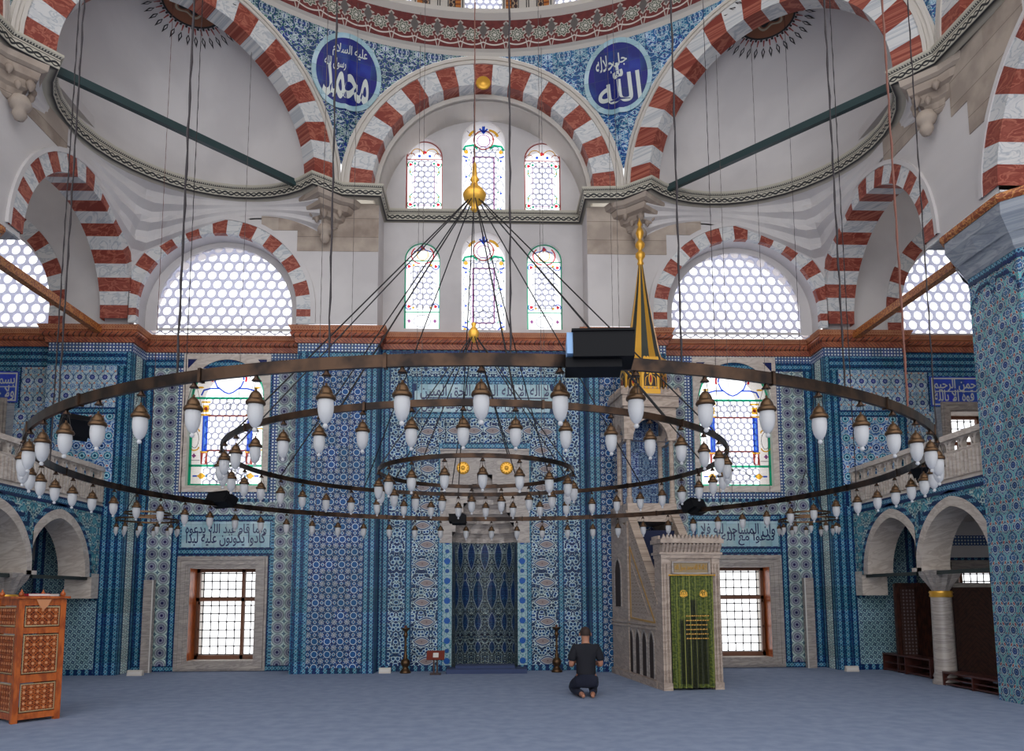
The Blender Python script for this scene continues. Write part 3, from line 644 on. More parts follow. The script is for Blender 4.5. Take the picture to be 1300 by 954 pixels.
# ---- lace lunettes: gypsum lattice of round panes
def lattice(name, fr, u0, u1, z0, z1, p, d, parent=None, r=.42, th=.05, **kw):
    g = G(); dz = p*.866; row = 0; z = z0
    while z < z1+dz*.5:
        u = u0+(p/2 if row % 2 else 0)
        while u < u1+p*.5:
            hx = [(u+p*.5774*math.cos(PI/6+PI/3*k), z+p*.5774*math.sin(PI/6+PI/3*k)) for k in range(6)]
            ci = [(u+p*r*math.cos(PI/6+PI/6*k), z+p*r*math.sin(PI/6+PI/6*k)) for k in range(12)]
            for k in range(6):
                a, b = hx[k], hx[(k+1) % 6]; c0, c1, c2 = ci[2*k], ci[2*k+1], ci[(2*k+2) % 12]
                g.poly([fr(*a, d), fr(*b, d), fr(*c2, d), fr(*c1, d), fr(*c0, d)])
                g.poly([fr(*c0, d), fr(*c1, d), fr(*c1, d-th), fr(*c0, d-th)]); g.poly([fr(*c1, d), fr(*c2, d), fr(*c2, d-th), fr(*c1, d-th)])
            u += p
        z += dz; row += 1
    return g.build(name, 'lattice_pl', parent, **kw)
WN = [0]
def window(loc=(0, 0, 0)):
    WN[0] += 1; return empty('window_%d' % WN[0], loc, kind='structure')
def pane(fr, u0, u1, z0, z1, d, parent):
    g = G(); g.poly([fr(u0, z0, d), fr(u1, z0, d), fr(u1, z1, d), fr(u0, z1, d)]); return g.build('glass_pane', 'gw', parent)
for s in (-1, 1):
    W = window(); fr = frU
    g = G(); op = Op(s*5.62, 1.45, 7.36, 7.75, True); frL = Fr((0, 16.05, 0), (1, 0, 0), (0, -1, 0))
    wall(g, frL, s*5.62-1.7, s*5.62+1.7, ZR1, 9.5, [op]); reveal(g, frL, op, 0, -.08); g.build('frame', 'plaster', W)
    lattice('lattice', frL, s*5.62-1.5, s*5.62+1.5, 7.36, 9.3, .235, -.05, W); pane(frL, s*5.62-1.5, s*5.62+1.5, 7.3, 9.3, -.12, W)
    W = window(); frL = Fr((0, 16.2, 0), (1, 0, 0), (0, -1, 0)); op = Op(s*11.35, 1.95, 7.42, 7.85, True); g = G()
    wall(g, frL, s*11.35-2.2, s*11.35+2.2, ZR1, 10, [op]); reveal(g, frL, op, 0, -.08); g.build('frame', 'plaster', W)
    lattice('lattice', frL, s*11.35-2.0, s*11.35+2.0, 7.42, 9.9, .255, -.05, W); pane(frL, s*11.35-2, s*11.35+2, 7.4, 9.9, -.12, W)

# ---- stained glass
def strip(g, fr, pts, wd, d, m=0, closed=False, th=.012):
    n = len(pts); P = [Vector((p[0], p[1])) for p in pts]; off = []
    for i in range(n):
        a = P[i-1] if (i or closed) else P[i]; b = P[(i+1) % n] if (i < n-1 or closed) else P[i]
        t = (b-a).normalized(); nn = Vector((-t.y, t.x))
        if 0 < i < n-1 or closed:
            t1 = (P[i]-a).normalized(); nn = nn/max(abs(nn.dot(Vector((-t1.y, t1.x)))), .5)
        off.append(nn*wd/2)
    for i in range(n if closed else n-1):
        j = (i+1) % n; a, b, c, e = P[i]+off[i], P[j]+off[j], P[j]-off[j], P[i]-off[i]
        g.poly([fr(a.x, a.y, d), fr(b.x, b.y, d), fr(c.x, c.y, d), fr(e.x, e.y, d)], m)
def blob(g, fr, c, r, d, m=0, n=10, sx=1.0, sz=1.0, pet=0.0, k=5, ph=0.0):
    g.poly([fr(c[0]+(r+pet*math.cos(k*t+ph))*sx*math.cos(t), c[1]+(r+pet*math.cos(k*t+ph))*sz*math.sin(t), d) for t in [2*PI*i/n for i in range(n)]], m)
def arcp(cx, cz, r, a0, a1, n=10, sx=1, sz=1): return [(cx+r*sx*math.cos(a0+(a1-a0)*k/n), cz+r*sz*math.sin(a0+(a1-a0)*k/n)) for k in range(n+1)]
GM = ['g_gr', 'g_rd', 'g_bl', 'g_yl', 'g_pu', 'g_ld', 'g_br', 'g_ltbl']
def stained(fr, c, w_, z0, zs, style, d=-.12):
    W = window(); op = Op(c, w_, z0, zs, True); zt = zs+w_
    lead = G(); L = lambda pts, wd=.014, m=5, cl=False: strip(lead, fr, [(c+p[0], p[1]) for p in pts], wd, d+.010, m, cl)
    Lb = lambda pts, wd, m, cl=False: strip(lead, fr, [(c+p[0], p[1]) for p in pts], wd, d+.014, m, cl)
    B = lambda x, z, r, m, **k: blob(lead, fr, (c+x, z), r, d+.018, m, **k)
    out = [(p[0]-c, p[1]) for p in op.outline(16)]
    if style == 'tall':                # the arcaded window of the tiled wall
        Lb([(x*.965, z0+.03 if z < z0+.01 else z-.02) for x, z in out], .055, 0, True); ih = .40
        for z in (zs-.02, z0+.46): Lb([(-w_, z), (w_, z)], .05, 0)
        for s_ in (-1, 1):
            Lb([(s_*.49, z0+.78), (s_*.49, zs-.42)], .12, 2); Lb([(s_*.49, z0+.84), (s_*.49, zs-.50)], .045, 7); Lb([(s_*.49, zs-.42), (s_*.49, zs-.38)], .2, 3); Lb([(s_*.49, zs-.34), (s_*.49, zs-.18)], .13, 3); Lb([(s_*.49, zs-.13), (s_*.49, zs-.09)], .2, 3)
            B(s_*.49, zs-.26, .04, 6); Lb([(s_*.49-.05, z0+.5), (s_*.49+.05, z0+.5), (s_*.49+.05, z0+.74), (s_*.49-.05, z0+.74)], .035, 6, True)
            Lb([(s_*.49, z0+.75), (s_*.49, z0+.79)], .18, 3)
            for zc, q in ((zs-.78, 1), (zs-1.12, -1)): Lb(arcp(s_*.71, zc, .1, 0, PI*q, 8, 1, .8), .03, 3)
            B(s_*.71, zs-.55, .045, 4, pet=.014, k=4); B(s_*.71, zs-1.32, .045, 4, pet=.014, k=4); L(arcp(s_*.71, zs-.95, .13, 0, 2*PI, 14, .7, 1.5), .012); L([(s_*.58, zs-.45), (s_*.8, zs-.45)]); L([(s_*.58, zs-1.42), (s_*.8, zs-1.42)])
            Lb(arcp(s_*.15, zs+.42, .17, PI*(-.05 if s_ > 0 else 1.05), PI*(.85 if s_ > 0 else .15), 10), .035, 2); Lb(arcp(s_*.16, zs+.42, .215, PI*(-.1 if s_ > 0 else 1.1), PI*(.6 if s_ > 0 else .4), 10), .045, 1)
            Lb([(s_*.32, zs+.38), (s_*.26, zs+.24), (s_*.10, zs+.12), (0, zs+.08)], .032, 2); Lb([(s_*.22, zs+.20), (s_*.4, zs+.2), (s_*.55, zs+.16), (s_*.6, zs+.04)], .035, 2); B(s_*.62, zs+.22, .05, 3, sx=1.5, sz=.5)
            L([(s_*.42, zs+.42), (s_*.55, zs+.56)]); B(s_*.53, z0+.23, .07, 3, sx=1.2, sz=.9, pet=.015, k=4); Lb([(s_*.40, z0+.23), (s_*.45, z0+.23)], .05, 7); Lb([(s_*.62, z0+.23), (s_*.72, z0+.23)], .035, 2)
            L([(s_*.36, z0+.23), (s_*.24, z0+.30), (s_*.20, z0+.36), (0, z0+.38)], .016); L([(s_*.36, z0+.23), (s_*.24, z0+.15), (s_*.2, z0+.1), (0, z0+.08)], .016)
        for z in (zs-.42, z0+.80): Lb([(-.43, z), (.43, z)], .035, 6)
        for z in (zs-.2, z0+.63): L(arcp(0, z, .06, 0, 2*PI, 12, 1, 1.4), .016)
        lat = (-.43, .43, z0+.05, zs-.05, .152)
    elif style == 'mid':
        Lb(arcp(0, zs+.10, .23, 0, 2*PI, 18), .03, 6, True); L(arcp(0, zs+.08, .15, 0, 2*PI, 16), .022, 4, True)
        Lb([(0, zs+.44), (0, zs+.28)], .07, 2); Lb([(-.09, zs+.38), (0, zs+.27), (.09, zs+.38)], .04, 2)
        for s_ in (-1, 1):
            Lb(arcp(s_*.12, zs+.12, .22, PI*(.1 if s_ > 0 else .9), PI*(.45 if s_ > 0 else .55)*1.1, 6), .06, 3); Lb([(s_*.14, zs-.12), (s_*.24, zs-.03), (s_*.42, zs-.06), (s_*.47, zs-.16)], .05, 0)
            L([(s_*.24, z0+.2), (s_*.24, zs-.32)], .03, 4); B(s_*.40, zs-.2, .05, 3); Lb([(s_*.48, zs-.3), (s_*.36, zs-.34)], .035, 2); L([(s_*.25, zs+.2), (s_*.38, zs+.32)], .012)
            for k in range(4):
                zz = z0+.2+k*(zs-z0-.5)/3.3; L(arcp(s_*.37, zz+.18, .14, 0, 2*PI, 12, .65, 1), .013, 5, True); B(s_*.40, zz, .03, 2, pet=.012, k=3); B(s_*.33, zz+.02, .018, 0)
            Lb([(s_*.48, z0+.12), (s_*.38, z0+.09), (s_*.32, z0+.02)], .035, 2); B(s_*.42, z0+.05, .035, 3)
        for z in (zs-.32, z0+.2): L([(-.24, z), (.24, z)], .03, 4)
        L([(-.22, z0+.38), (0, z0+.5), (.22, z0+.38), (0, z0+.26)], .016, 5, True); L([(-.48, zs-.14), (.48, zs-.14)], .016)
        L([(-.24, z0+.52), (.24, z0+.52)], .012); lat = (-.24, .24, z0+.02, zs-.15, .148)
    else:
        oc = 6 if style == 'upper' else 0
        Lb([(x*.975, z0+.015 if z < z0+.01 else z-.01) for x, z in out], .028, oc, True)
        zl = zs-.02; Lb([(-w_, zl), (w_, zl)], .024, oc)
        zb = z0+(.02 if style == 'upper' else .42)
        if style != 'upper': Lb([(-w_, zb), (w_, zb)], .024, 0); L(arcp(0, z0+.21, .16, 0, 2*PI, 16, 1.2, .9), .014, 5); [B(s_*.29, z0+.21, .04, 4, pet=.012, k=4) for s_ in (-1, 1)]
        for s_ in (-1, 1):
            x = s_*(w_-.10); L([(s_*(w_-.19), zb+.12), (s_*(w_-.19), zl-.12)], .014, 4 if style == 'upper' else 5)
            for zc, q in ((zl-.13, 1), (zb+.13, -1)):
                B(x, zc, .038, 1, pet=.008, k=3); Lb(arcp(x, zc, .068, PI*.2*q, PI*1.3*q if s_ < 0 else -PI*.9*q, 8), .022, 2 if style != 'upper' else 0); B(x-s_*.1, zc+.03*q, .028, 0 if style == 'upper' else 3)
                if style == 'upper': Lb([(x, zc-.08*q), (x+s_*.02, zc-.2*q), (x-s_*.03, zc-.26*q)], .022, 0); B(x, zc-.18*q, .02, 3)
            if style == 'upper': Lb(arcp(s_*.17, zs+.10, .14, 0, PI, 8), .022, 3); Lb(arcp(s_*.30, zs+.05, .08, 0, PI, 8), .018, 6); B(s_*.12, zs+.06, .035, 2)
            else: Lb(arcp(s_*.05, zs+.12, .20, -PI/2, PI*.30 if s_ > 0 else -PI*1.30, 10), .028, 1); L(arcp(0, zs+.13, .13, -PI/2, PI/2 if s_ > 0 else -PI*1.5, 8), .02, 3); Lb([(0, zs+.34), (s_*.06, zs+.24), (s_*.2, zs+.2)], .022, 2)
        for z in (zb+.12, zl-.12): L([(-w_+.19, z), (w_-.19, z)], .014, 4 if style == 'upper' else 5)
        B(0, zs+.15 if style == 'upper' else zs+.28, .045, 1, pet=.012, k=3); lat = (-w_+.20, w_-.20, zb+.12, zl-.12, .148)
    if style == 'tall': lattice('lattice', fr, c+lat[0], c+lat[1], lat[2]+.03, lat[3], lat[4], d, W, .44, .03)
    else: lattice('lattice', fr, c+lat[0], c+lat[1], lat[2], lat[3], lat[4], d, W, .44, .03)
    lead.build('stained_pieces', GM, W); pane(fr, c-w_-.02, c+w_+.02, z0-.02, zt+.02, d-.06, W)
    return W
stained(fr1, 0, .50, 7.48, 9.28, 'mid')
for s in (-1, 1): stained(fr1, s*1.38, .40, 7.5, 9.14, 'lower')
stained(fr2, *TW[0][:1], .50, 10.2, 12.0, 'mid')
for k in (1, 2): stained(fr2, TW[k][0], .42, 10.35, 11.62, 'upper')
for s in (-1, 1):
    stained(frS, s*5.66, .82, 3.98, 5.98, 'tall', -.14)
    g = G(); o2 = Op(s*5.66, .82, 3.98, 5.98, True); wall(g, frS, s*5.66-.95, s*5.66+.95, 3.84, 6.93, [o2], 0, .03); reveal(g, frS, Op(s*5.66, .95, 3.84, 6.93), 0, .03); reveal(g, frS, o2, .03, -.02)
    for q in (-1, 1): g.poly([frS(s*5.66+q*.86, 6.80, .034), frS(s*5.66+q*.66, 6.80, .034), frS(s*5.66+q*.86, 6.58, .034)], 1)
    trim(g, ['marble_warm', 'ink'])

# ---- lower casement windows with iron grilles
def casement(fr, c, w_, z0, z1, openside, fw_=.26):
    W = window(); g = G(); a = Op(c, w_, z0, z1)
    st = [(fw_, fw_*.80, .035), (fw_*.80, fw_*.66, .075), (fw_*.66, fw_*.30, .05), (fw_*.30, fw_*.14, .028), (fw_*.14, 0, .012)]; pd = 0
    for o, i_, dd in st:
        oo = Op(c, w_+i_, z0-i_*.8, z1+i_); wall(g, fr, c-w_-o, c+w_+o, z0-o*.8, z1+o, [oo], 0, dd); reveal(g, fr, Op(c, w_+o, z0-o*.8, z1+o), pd, dd); pd = dd
    g.build('marble_surround', 'marble', W)
    g = G(); D = -.42; zt = z0+(z1-z0)*.66
    def bar(u0, u1, za, zb, d0, d1): 
        p = [fr(u0, za, d1), fr(u1, zb, d0)]; g.box([min(p[0][i], p[1][i]) for i in range(3)], [max(p[0][i], p[1][i]) for i in range(3)])
    s = openside
    bar(c-w_, c+w_, z1-.07, z1, D, D-.08); bar(c-w_, c+w_, z0, z0+.09, D, D-.08); bar(c-w_, c-w_+.07, z0, z1, D, D-.08); bar(c+w_-.07, c+w_, z0, z1, D, D-.08); bar(c-w_, c+w_, zt-.04, zt+.04, D, D-.08)
    m = c-s*w_*.45; bar(m-.035, m+.035, z0, z1, D, D-.08); g.build('wooden_frame', 'winwood', W)
    g = G(); n = 8; nz = int((z1-z0)/.165)
    for k in range(n): u = c-w_+(k+.5)*2*w_/n; g.tube([fr(u, z0, -.62), fr(u, z1, -.62)], .011, 5)
    for k in range(nz): z = z0+(k+.5)*(z1-z0)/nz; g.tube([fr(c-w_, z, -.62), fr(c+w_, z, -.62)], .011, 5); [g.ball(fr(c-w_+(q+.5)*2*w_/n, z, -.62), .022, 6) for q in range(n)]
    g.build('iron_grille', 'iron', W, True)
    # one leaf stands open against the reveal
    g = G(); h0 = fr(c+s*(w_-.05), z0+.1, D+.02); T = (fr.N*.92-fr.T*s*.38).normalized(); fo = Fr((h0.x, h0.y, 0), T, fr.T)
    for (u0, u1, za, zb) in ((0, .05, z0+.1, zt-.05), (.31, .36, z0+.1, zt-.05), (0, .36, z0+.1, z0+.15), (0, .36, zt-.1, zt-.05), (.0, .36, (z0+zt)/2, (z0+zt)/2+.03)):
        q = [fo(u0, za), fo(u1, za), fo(u1, zb), fo(u0, zb)]; g.prism(q, fr.T*.035)
    g.build('open_leaf', 'winwood', W); g = G(); g.poly([fo(.04, z0+.12, .01), fo(.32, z0+.12, .01), fo(.32, zt-.08, .01), fo(.04, zt-.08, .01)]); g.build('leaf_glass', 'gw', W)
    g = G(); u = c+s*(w_-.003); g.poly([fr(u, z0, -.02), fr(u, z0, D), fr(u, z1, D), fr(u, z1, -.02)]); g.build('timber_lining', 'wood', W)
    return W
for s in (-1, 1): casement(frS, s*5.6, .70, .22, 2.18, s)
for s in (-1, 1):
    casement(frG, s*11.0, .62, 3.75, 5.6, -s, .22); casement(frG, s*10.9, .60, .25, 2.1, s, .2)
    g = G(); wall(g, frG, s*11-1.0, s*11+1.0, 3.4, 5.70, [Op(s*11, .64, 3.74, 5.62)], 0, .012); trim(g, 'marble_cool')

# ---- mihrab : marble hood over a half-round tiled niche
mh = empty('mihrab', (.03, YC, 0), label='marble-hooded prayer niche lined with dark cobalt tiles in the centre of the back wall', category='prayer niche')
L_ = lambda f: (lambda u, z, d=0.0: Vector((u, -d, z)))
loc = lambda u, z, d=0.0: Vector((u, -d, z))
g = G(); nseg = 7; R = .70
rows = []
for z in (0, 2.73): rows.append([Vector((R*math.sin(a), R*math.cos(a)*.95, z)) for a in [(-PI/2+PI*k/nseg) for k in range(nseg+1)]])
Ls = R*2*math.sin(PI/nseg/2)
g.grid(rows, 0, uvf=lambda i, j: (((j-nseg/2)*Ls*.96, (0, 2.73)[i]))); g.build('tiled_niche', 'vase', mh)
g = G()
def hw(z): t = (z-2.73)/1.45; return .70*(1-t)**.75 if t < 1 else 0
lev = [2.73+1.45*k/7 for k in range(8)]
zs_ = [2.73]+[z for z in lev[1:]]+[4.72]
for k in range(7):                 # stepped opening in the marble slab, each step carries a row of little hollow cells
    z0, z1 = lev[k], lev[k+1]; h = hw(z0)
    for s in (-1, 1): g.box((s*h if s > 0 else -.96, -.03, z0), (.96 if s > 0 else s*h, .04, z1))
    ncell = max(2, 7-k); dep0 = .66*(1-k/7.0)+.02; dep1 = .66*(1-(k+1)/7.0)
    rr = []
    for zz, dp, hh in ((z0, dep0, h), (z0+(z1-z0)*.45, dep0*.96, h), (z1, dep1, hw(z1))):
        rr.append([Vector((hh*math.sin(a), dp*max(math.cos(a), 0)*(1-.10*abs(math.sin(a*ncell))), zz)) for a in [(-PI/2+PI*q/(ncell*8)) for q in range(ncell*8+1)]]) if False else None
    m_ = 48; f = lambda hh, dp, zz, am: [Vector((hh*math.sin(-PI/2+PI*q/m_), dp*math.cos(-PI/2+PI*q/m_)*(1-am*abs(math.sin(ncell*PI*q/m_))), zz)) for q in range(m_+1)]
    g.grid([f(h, dep0, z0, .16), f(h, dep0*.98, z0+(z1-z0)*.5, .10), f(hw(z1), dep1, z1-.002, 0.0)])
g.box((-.96, -.03, 4.18), (.96, .04, 4.70)); g.box((-.97, -.05, 4.70), (.97, .04, 4.74))
for s in (-1, 1): g.box((s*.70 if s > 0 else -.97, -.035, 2.70), (.97 if s > 0 else s*.70, .02, 2.76))
g.build('marble_hood', 'marble', mh)
for s in (-1, 1):
    g = G(); Rm = Matrix.Rotation(PI/2, 3, 'X'); n = 20
    g.lathe([(.001, .055), (.035, .05), (.05, .03), (.075, .04), (.10, .03), (.125, .038), (.14, .0)], (s*.47, -.03, 4.32), 20, 0, Rm)
    for k in range(12): a = 2*PI*k/12; g.ball((s*.47+.10*math.cos(a), -.065, 4.32+.10*math.sin(a)), .016, 6)
    g.build('gilt_rosette', 'gold', mh, True, label='gilded round rosette on the marble')

# ---- inscription panels
def callig(fr, u0, u1, z0, z1, bgm, ink, lines, label, cat='inscription panel', group=None, shape='rect', boldk=.012):
    c, zc = (u0+u1)/2, (z0+z1)/2; T = empty('inscription_panel', fr(c, z0), label=label, category=cat)
    if group: T['group'] = group
    T.location = fr(c, z0, 0); off = fr(c, z0, 0); lf = lambda u, z, d=0.0: fr(c+u, zc+z, d)-off
    w2, h2 = (u1-u0)/2, (z1-z0)/2; g = G()
    pts = [(-w2, -h2), (w2, -h2), (w2, h2), (-w2, h2)] if shape == 'rect' else [(-w2, -h2*.5), (-w2+.08, -h2*.55), (-w2+.12, -h2), (w2-.12, -h2), (w2-.08, -h2*.55), (w2, -h2*.5), (w2, h2*.5), (w2-.08, h2*.55), (w2-.12, h2), (-w2+.12, h2), (-w2+.08, h2*.55), (-w2, h2*.5)]
    g.prism([lf(x, z, 0) for x, z in pts], fr.N*.012); g.build('tile_field', bgm, T)
    for txt, x, z, ww, hh in lines: lettering(txt, lambda u, zz, d: lf(u, zz, d), ww*w2*2, hh*h2*2, ink, T, boldk, 'lettering', x*w2, z*h2)
    return T
callig(frC, -1.50, 1.56, 5.56, 6.18, 'callig_bg', 'ink', [('لا اله الا الله الملك الحق المبين', .0, .42, .92, .56), ('محمد رسول الله صادق الوعد الامين', 0, -.50, .9, .5)], 'long pale blue tile panel with two lines of dark script above the prayer niche', shape='cart')
g = G(); g.box((-1.35, YC-.026, 5.86), (1.42, YC-.016, 5.885)); trim(g, 'ink')
callig(frS, -6.50, -4.62, 2.63, 3.19, 'callig_bg', 'ink', [('ولما قام عبد الله يدعوه', .0, .28, .92, .56), ('كادوا يكونون عليه لبدا', 0, -.36, .9, .56)], 'pale turquoise inscription panel above the lower window left of the prayer niche')
callig(frS, 4.72, 6.52, 2.63, 3.19, 'callig_bg', 'ink', [('وان المساجد لله فلا', .0, .28, .92, .56), ('تدعوا مع الله احدا', 0, -.36, .9, .56)], 'pale turquoise inscription panel above the lower window right of the pulpit')
for s in (-1, 1):
    a, b = sorted((s*9.95, s*12.0))
    callig(frG, a, b, 5.72, 6.4, 'callig_blue_lit', 'white_ink', [('بسم الله الرحمن الرحيم', .0, .36, .92, .5), ('ولا حول ولا قوة الا بالله', 0, -.38, .92, .5)], 'cobalt panel with white script over the %s upper gallery window' % ('left' if s < 0 else 'right'))
    g = G(); wall(g, frG, a+.03, b-.03, 5.75, 6.37, [Op((a+b)/2, (b-a)/2-.06, 5.78, 6.34)], 0, .02); g.box((a+.05, YG-.022, 6.05), (b-.05, YG-.016, 6.07)); trim(g, 'white_ink')

# ================================================================== UPPER ZONE : the octagon under the dome
AP = 7.3; RA0, RA1, RB = 2.37, 2.84, 3.06; ZS = 10.22; HS = AP*math.tan(PI/8)
def side(th, ap=AP): n = Vector((math.sin(th), math.cos(th), 0)); return Fr(DC+n*ap, (math.cos(th), -math.sin(th), 0), -n)
for k, th in enumerate((0, PI/4, -PI/4, PI/2, -PI/2)):
    fr = side(th); g = G(); voussoirs(g, fr, 0, RA0, RA1, ZS, 11, .03, -.36, 0); trim(g, ['red', 'white'])
    g = G(); band(g, fr, 0, RA1, RB, ZS, -.1, .0, lim=(-HS, HS)); band(g, fr, 0, RA1, RA1+.06, ZS, 0, .06, lim=(-HS, HS)); band(g, fr, 0, RB-.10, RB-.05, ZS, 0, .03, lim=(-HS, HS)); trim(g, 'cream')
    # tiled spandrels between the arch and the ring of the dome
    for sg in (-1, 1):
        g = G(); n = 20; rows = []
        uvs = []
        for i in range(n+1):
            az = (PI/8)*i/n; u = AP*math.tan(az); zA = ZS+math.sqrt(max(RB*RB-u*u, 0)); row = []
            for q in range(7):
                t = q/6; rA = AP/math.cos(az); r = rA+(AP-rA)*t; zz = zA+(13.30-zA)*t; a2 = th+sg*az
                row.append(DC+Vector((math.sin(a2)*r, math.cos(a2)*r, zz)))
            rows.append(row); uvs.append([(sg*az*AP+th*AP, p.z) for p in row])
        g.grid(rows, 0, uvf=lambda i, j: uvs[i][j]); a_mid = th+sg*PI/8
        trim(g, 'pendL' if a_mid < 0 else 'pendR', True)
def surf(az, z):
    k = round(az/(PI/4))*(PI/4); a = abs(az-k); u = AP*math.tan(a); zA = ZS+math.sqrt(max(RB*RB-u*u, 0)); t = max(0, min(1, (z-zA)/(13.30-zA))) if zA < 13.5 else 1
    rA = AP/math.cos(a); return rA+(AP-rA)*t
def roundel(az0, zc, R, label, items):
    cen = DC+Vector((math.sin(az0)*7.5, math.cos(az0)*7.5, zc)); T = empty('calligraphy_roundel', cen, label=label, category='roundel', group='calligraphy roundels under the dome')
    def P(x, z, d): az = az0+x/7.45; r = surf(az, zc+z)-.02-d; return DC+Vector((math.sin(az)*r, math.cos(az)*r, zc+z))-cen
    def ring(r0, r1, d, m, nm):
        g = G(); rows = [[P(rr*math.cos(2*PI*k/48), rr*math.sin(2*PI*k/48), d) for k in range(48)] for rr in [r0+(r1-r0)*q/6 for q in range(7)]]; g.grid(rows, 0, True); return g.build(nm, m, T, True)
    ring(.01, R*.88, .01, 'callig_blue', 'blue_disc'); ring(R*.87, R, .02, 'dense' if 0 else 'callig_bg', 'pale_rim')
    for txt, x, z, ww, hh, bd in items: lettering(txt, P, ww*R, hh*R, 'white_ink', T, bd, 'lettering', x*R, z*R)
    return T
roundel(PI/8, 12.56, .73, 'blue calligraphy roundel right of the central arch', [('\uFDF2', .02, -.18, 1.25, 1.05, .012), ('جل', .1, .42, .42, .36, .008), ('جلاله', -.36, .36, .52, .5, .008)])
roundel(-PI/8, 12.54, .73, 'blue calligraphy roundel left of the central arch', [('محمد', .0, -.28, 1.3, .9, .018), ('عليه السلام', .05, .52, 1.0, .36, .008), ('رسول الله', -.35, .16, .6, .3, .008)])
roundel(PI*3/8, 12.60, .80, 'blue calligraphy roundel at the far right pendentive', [('علي', 0, 0, 1.2, .9, .03)]) if False else None

T = empty('gilt_boss', (0, 15.27, 12.62), label='round gilded boss on the keystone of the central striped arch', category='boss')
g = G(); g.lathe([(.001, .05), (.05, .045), (.08, .03), (.12, .035), (.15, .02), (.16, 0)], (0, 0, 0), 20, 0, Matrix.Rotation(PI/2, 3, 'X')); g.build('boss', 'gold', T, True)
# lunette barrels, semidomes of the corner exedrae
g = G(); fr = side(0); band(g, fr, 0, RA0-.09, RA0+.05, ZS, -1.15, -.34); band(g, fr, 0, RA0-.09, RA0, ZS, -.40, -.30); trim(g, 'cream')
for s in (-1, 1):
    fr = side(s*PI/2); g = G(); band(g, fr, 0, RA0-.09, RA0+.05, ZS, -1.05, -.34); wall(g, fr, -2.6, 2.6, ZS-.3, 13, [], 0, -1.0); trim(g, 'cream')
    fr = side(s*PI/4); g = G(); n = 28; rows = []
    for i in range(15):
        el = (PI/2)*i/14; rows.append([fr(2.40*math.cos(el)*math.sin(-PI/2+PI*k/n), ZS+2.78*math.sin(el), -.34-2.15*math.cos(el)*math.cos(-PI/2+PI*k/n)) for k in range(n+1)])
    g.grid(rows); o = trim(g, 'plaster', True)
    # sunburst painted high on the semidome
    fr = side(s*PI/4)
    el0 = math.radians(83); cd = Vector((0, math.cos(el0), math.sin(el0))); t1 = Vector((1, 0, 0)); t2 = cd.cross(t1)
    def onp(x, y, lift=.015):
        d_ = (cd+t1*(x/2.4)+t2*(y/2.4)).normalized(); return fr((2.40-lift)*d_.x, ZS+(2.78-lift)*d_.z, -.34-(2.15-lift)*d_.y)
    T = empty('painted_sunburst', (0, 0, 0), label='brown painted sunburst medallion on the %s semidome' % ('left' if s < 0 else 'right'), category='painted medallion', group='sunburst medallions on the semidomes')
    def disc(r0, r1, m, nm, lift, wob=0, k=0):
        g = G(); N = 64; rr = lambda r, q: r*(1+wob*math.cos(k*2*PI*q/N)); g.grid([[onp(rr(r, q)*math.cos(2*PI*q/N), rr(r, q)*math.sin(2*PI*q/N), lift) for q in range(N)] for r in [r0+(r1-r0)*j/4 for j in range(5)]], 0, True); g.build(nm, m, T, True)
    disc(.01, .58, 'burst_brown', 'brown_disc', .012); disc(.54, .58, 'ink_black', 'dark_rim', .016); disc(.30, .345, 'burst_cream', 'cream_cartouche', .018, .12, 6); disc(.05, .26, 'ink_black', 'dark_heart', .016, .18, 6); disc(.12, .15, 'burst_cream', 'inner_scroll', .020, .3, 5)
    g = G(); N = 34
    for q in range(N):
        a = 2*PI*q/N; e = lambda r, da, l=.014: onp(r*math.cos(a+da), r*math.sin(a+da), l)
        for w0 in (1,):
            g.poly([e(.60, -.03), e(.60, .03), e(.74, .012), e(.74, -.012)], 1)
            g.poly([e(.76, 0), e(.86, .048), e(1.02, 0), e(.86, -.048)], 0); g.poly([e(.80, 0, .018), e(.86, .020, .018), e(.93, 0, .018), e(.86, -.020, .018)], 2)
            g.poly([e(.58, .05), e(.585, .135), e(.63, .12), e(.63, .06)], 0)
    g.build('flame_rays', ['ink_black', 'burst_red', 'plaster'], T)
# frieze, mouldings and drum of the dome
def cyl(r0, z0, r1, z1, m, uvs=1.0, n=128, a0=-2.2, a1=2.2):
    g = G(); rows = []
    for r, z in ((r0, z0), (r1, z1)): rows.append([DC+Vector((math.sin(a0+(a1-a0)*k/n)*r, math.cos(a0+(a1-a0)*k/n)*r, z)) for k in range(n+1)])
    hh = math.hypot(r1-r0, z1-z0); g.grid(rows, 0, uvf=lambda i, j: ((a0+(a1-a0)*j/n)*7.3, (0, hh)[i])); return trim(g, m, True)
cyl(7.31, 13.26, 7.25, 13.32, 'cream'); cyl(7.25, 13.32, 7.18, 13.35, 'cream'); cyl(7.18, 13.35, 7.26, 14.08, 'frieze'); cyl(7.26, 14.08, 7.14, 14.16, 'cream'); cyl(7.14, 14.16, 7.14, 14.26, 'cream'); cyl(7.14, 14.26, 7.6, 14.28, 'cream')
g = G(); frd = []
for k in range(-9, 10):
    a = k*PI/12; fr = side(a, 7.5); hw_ = 7.5*math.tan(PI/24); op = Op(0, .42, 14.34, 15.8, True); wall(g, fr, -hw_, hw_, 14.25, 17.2, [op]); reveal(g, fr, op, 0, -.35)
    for u in (.52, .66, .80, .94): [g.box((0, 0, 0), (0, 0, 0)) for _ in ()]
trim(g, 'cream')
g = G(); g2 = G()
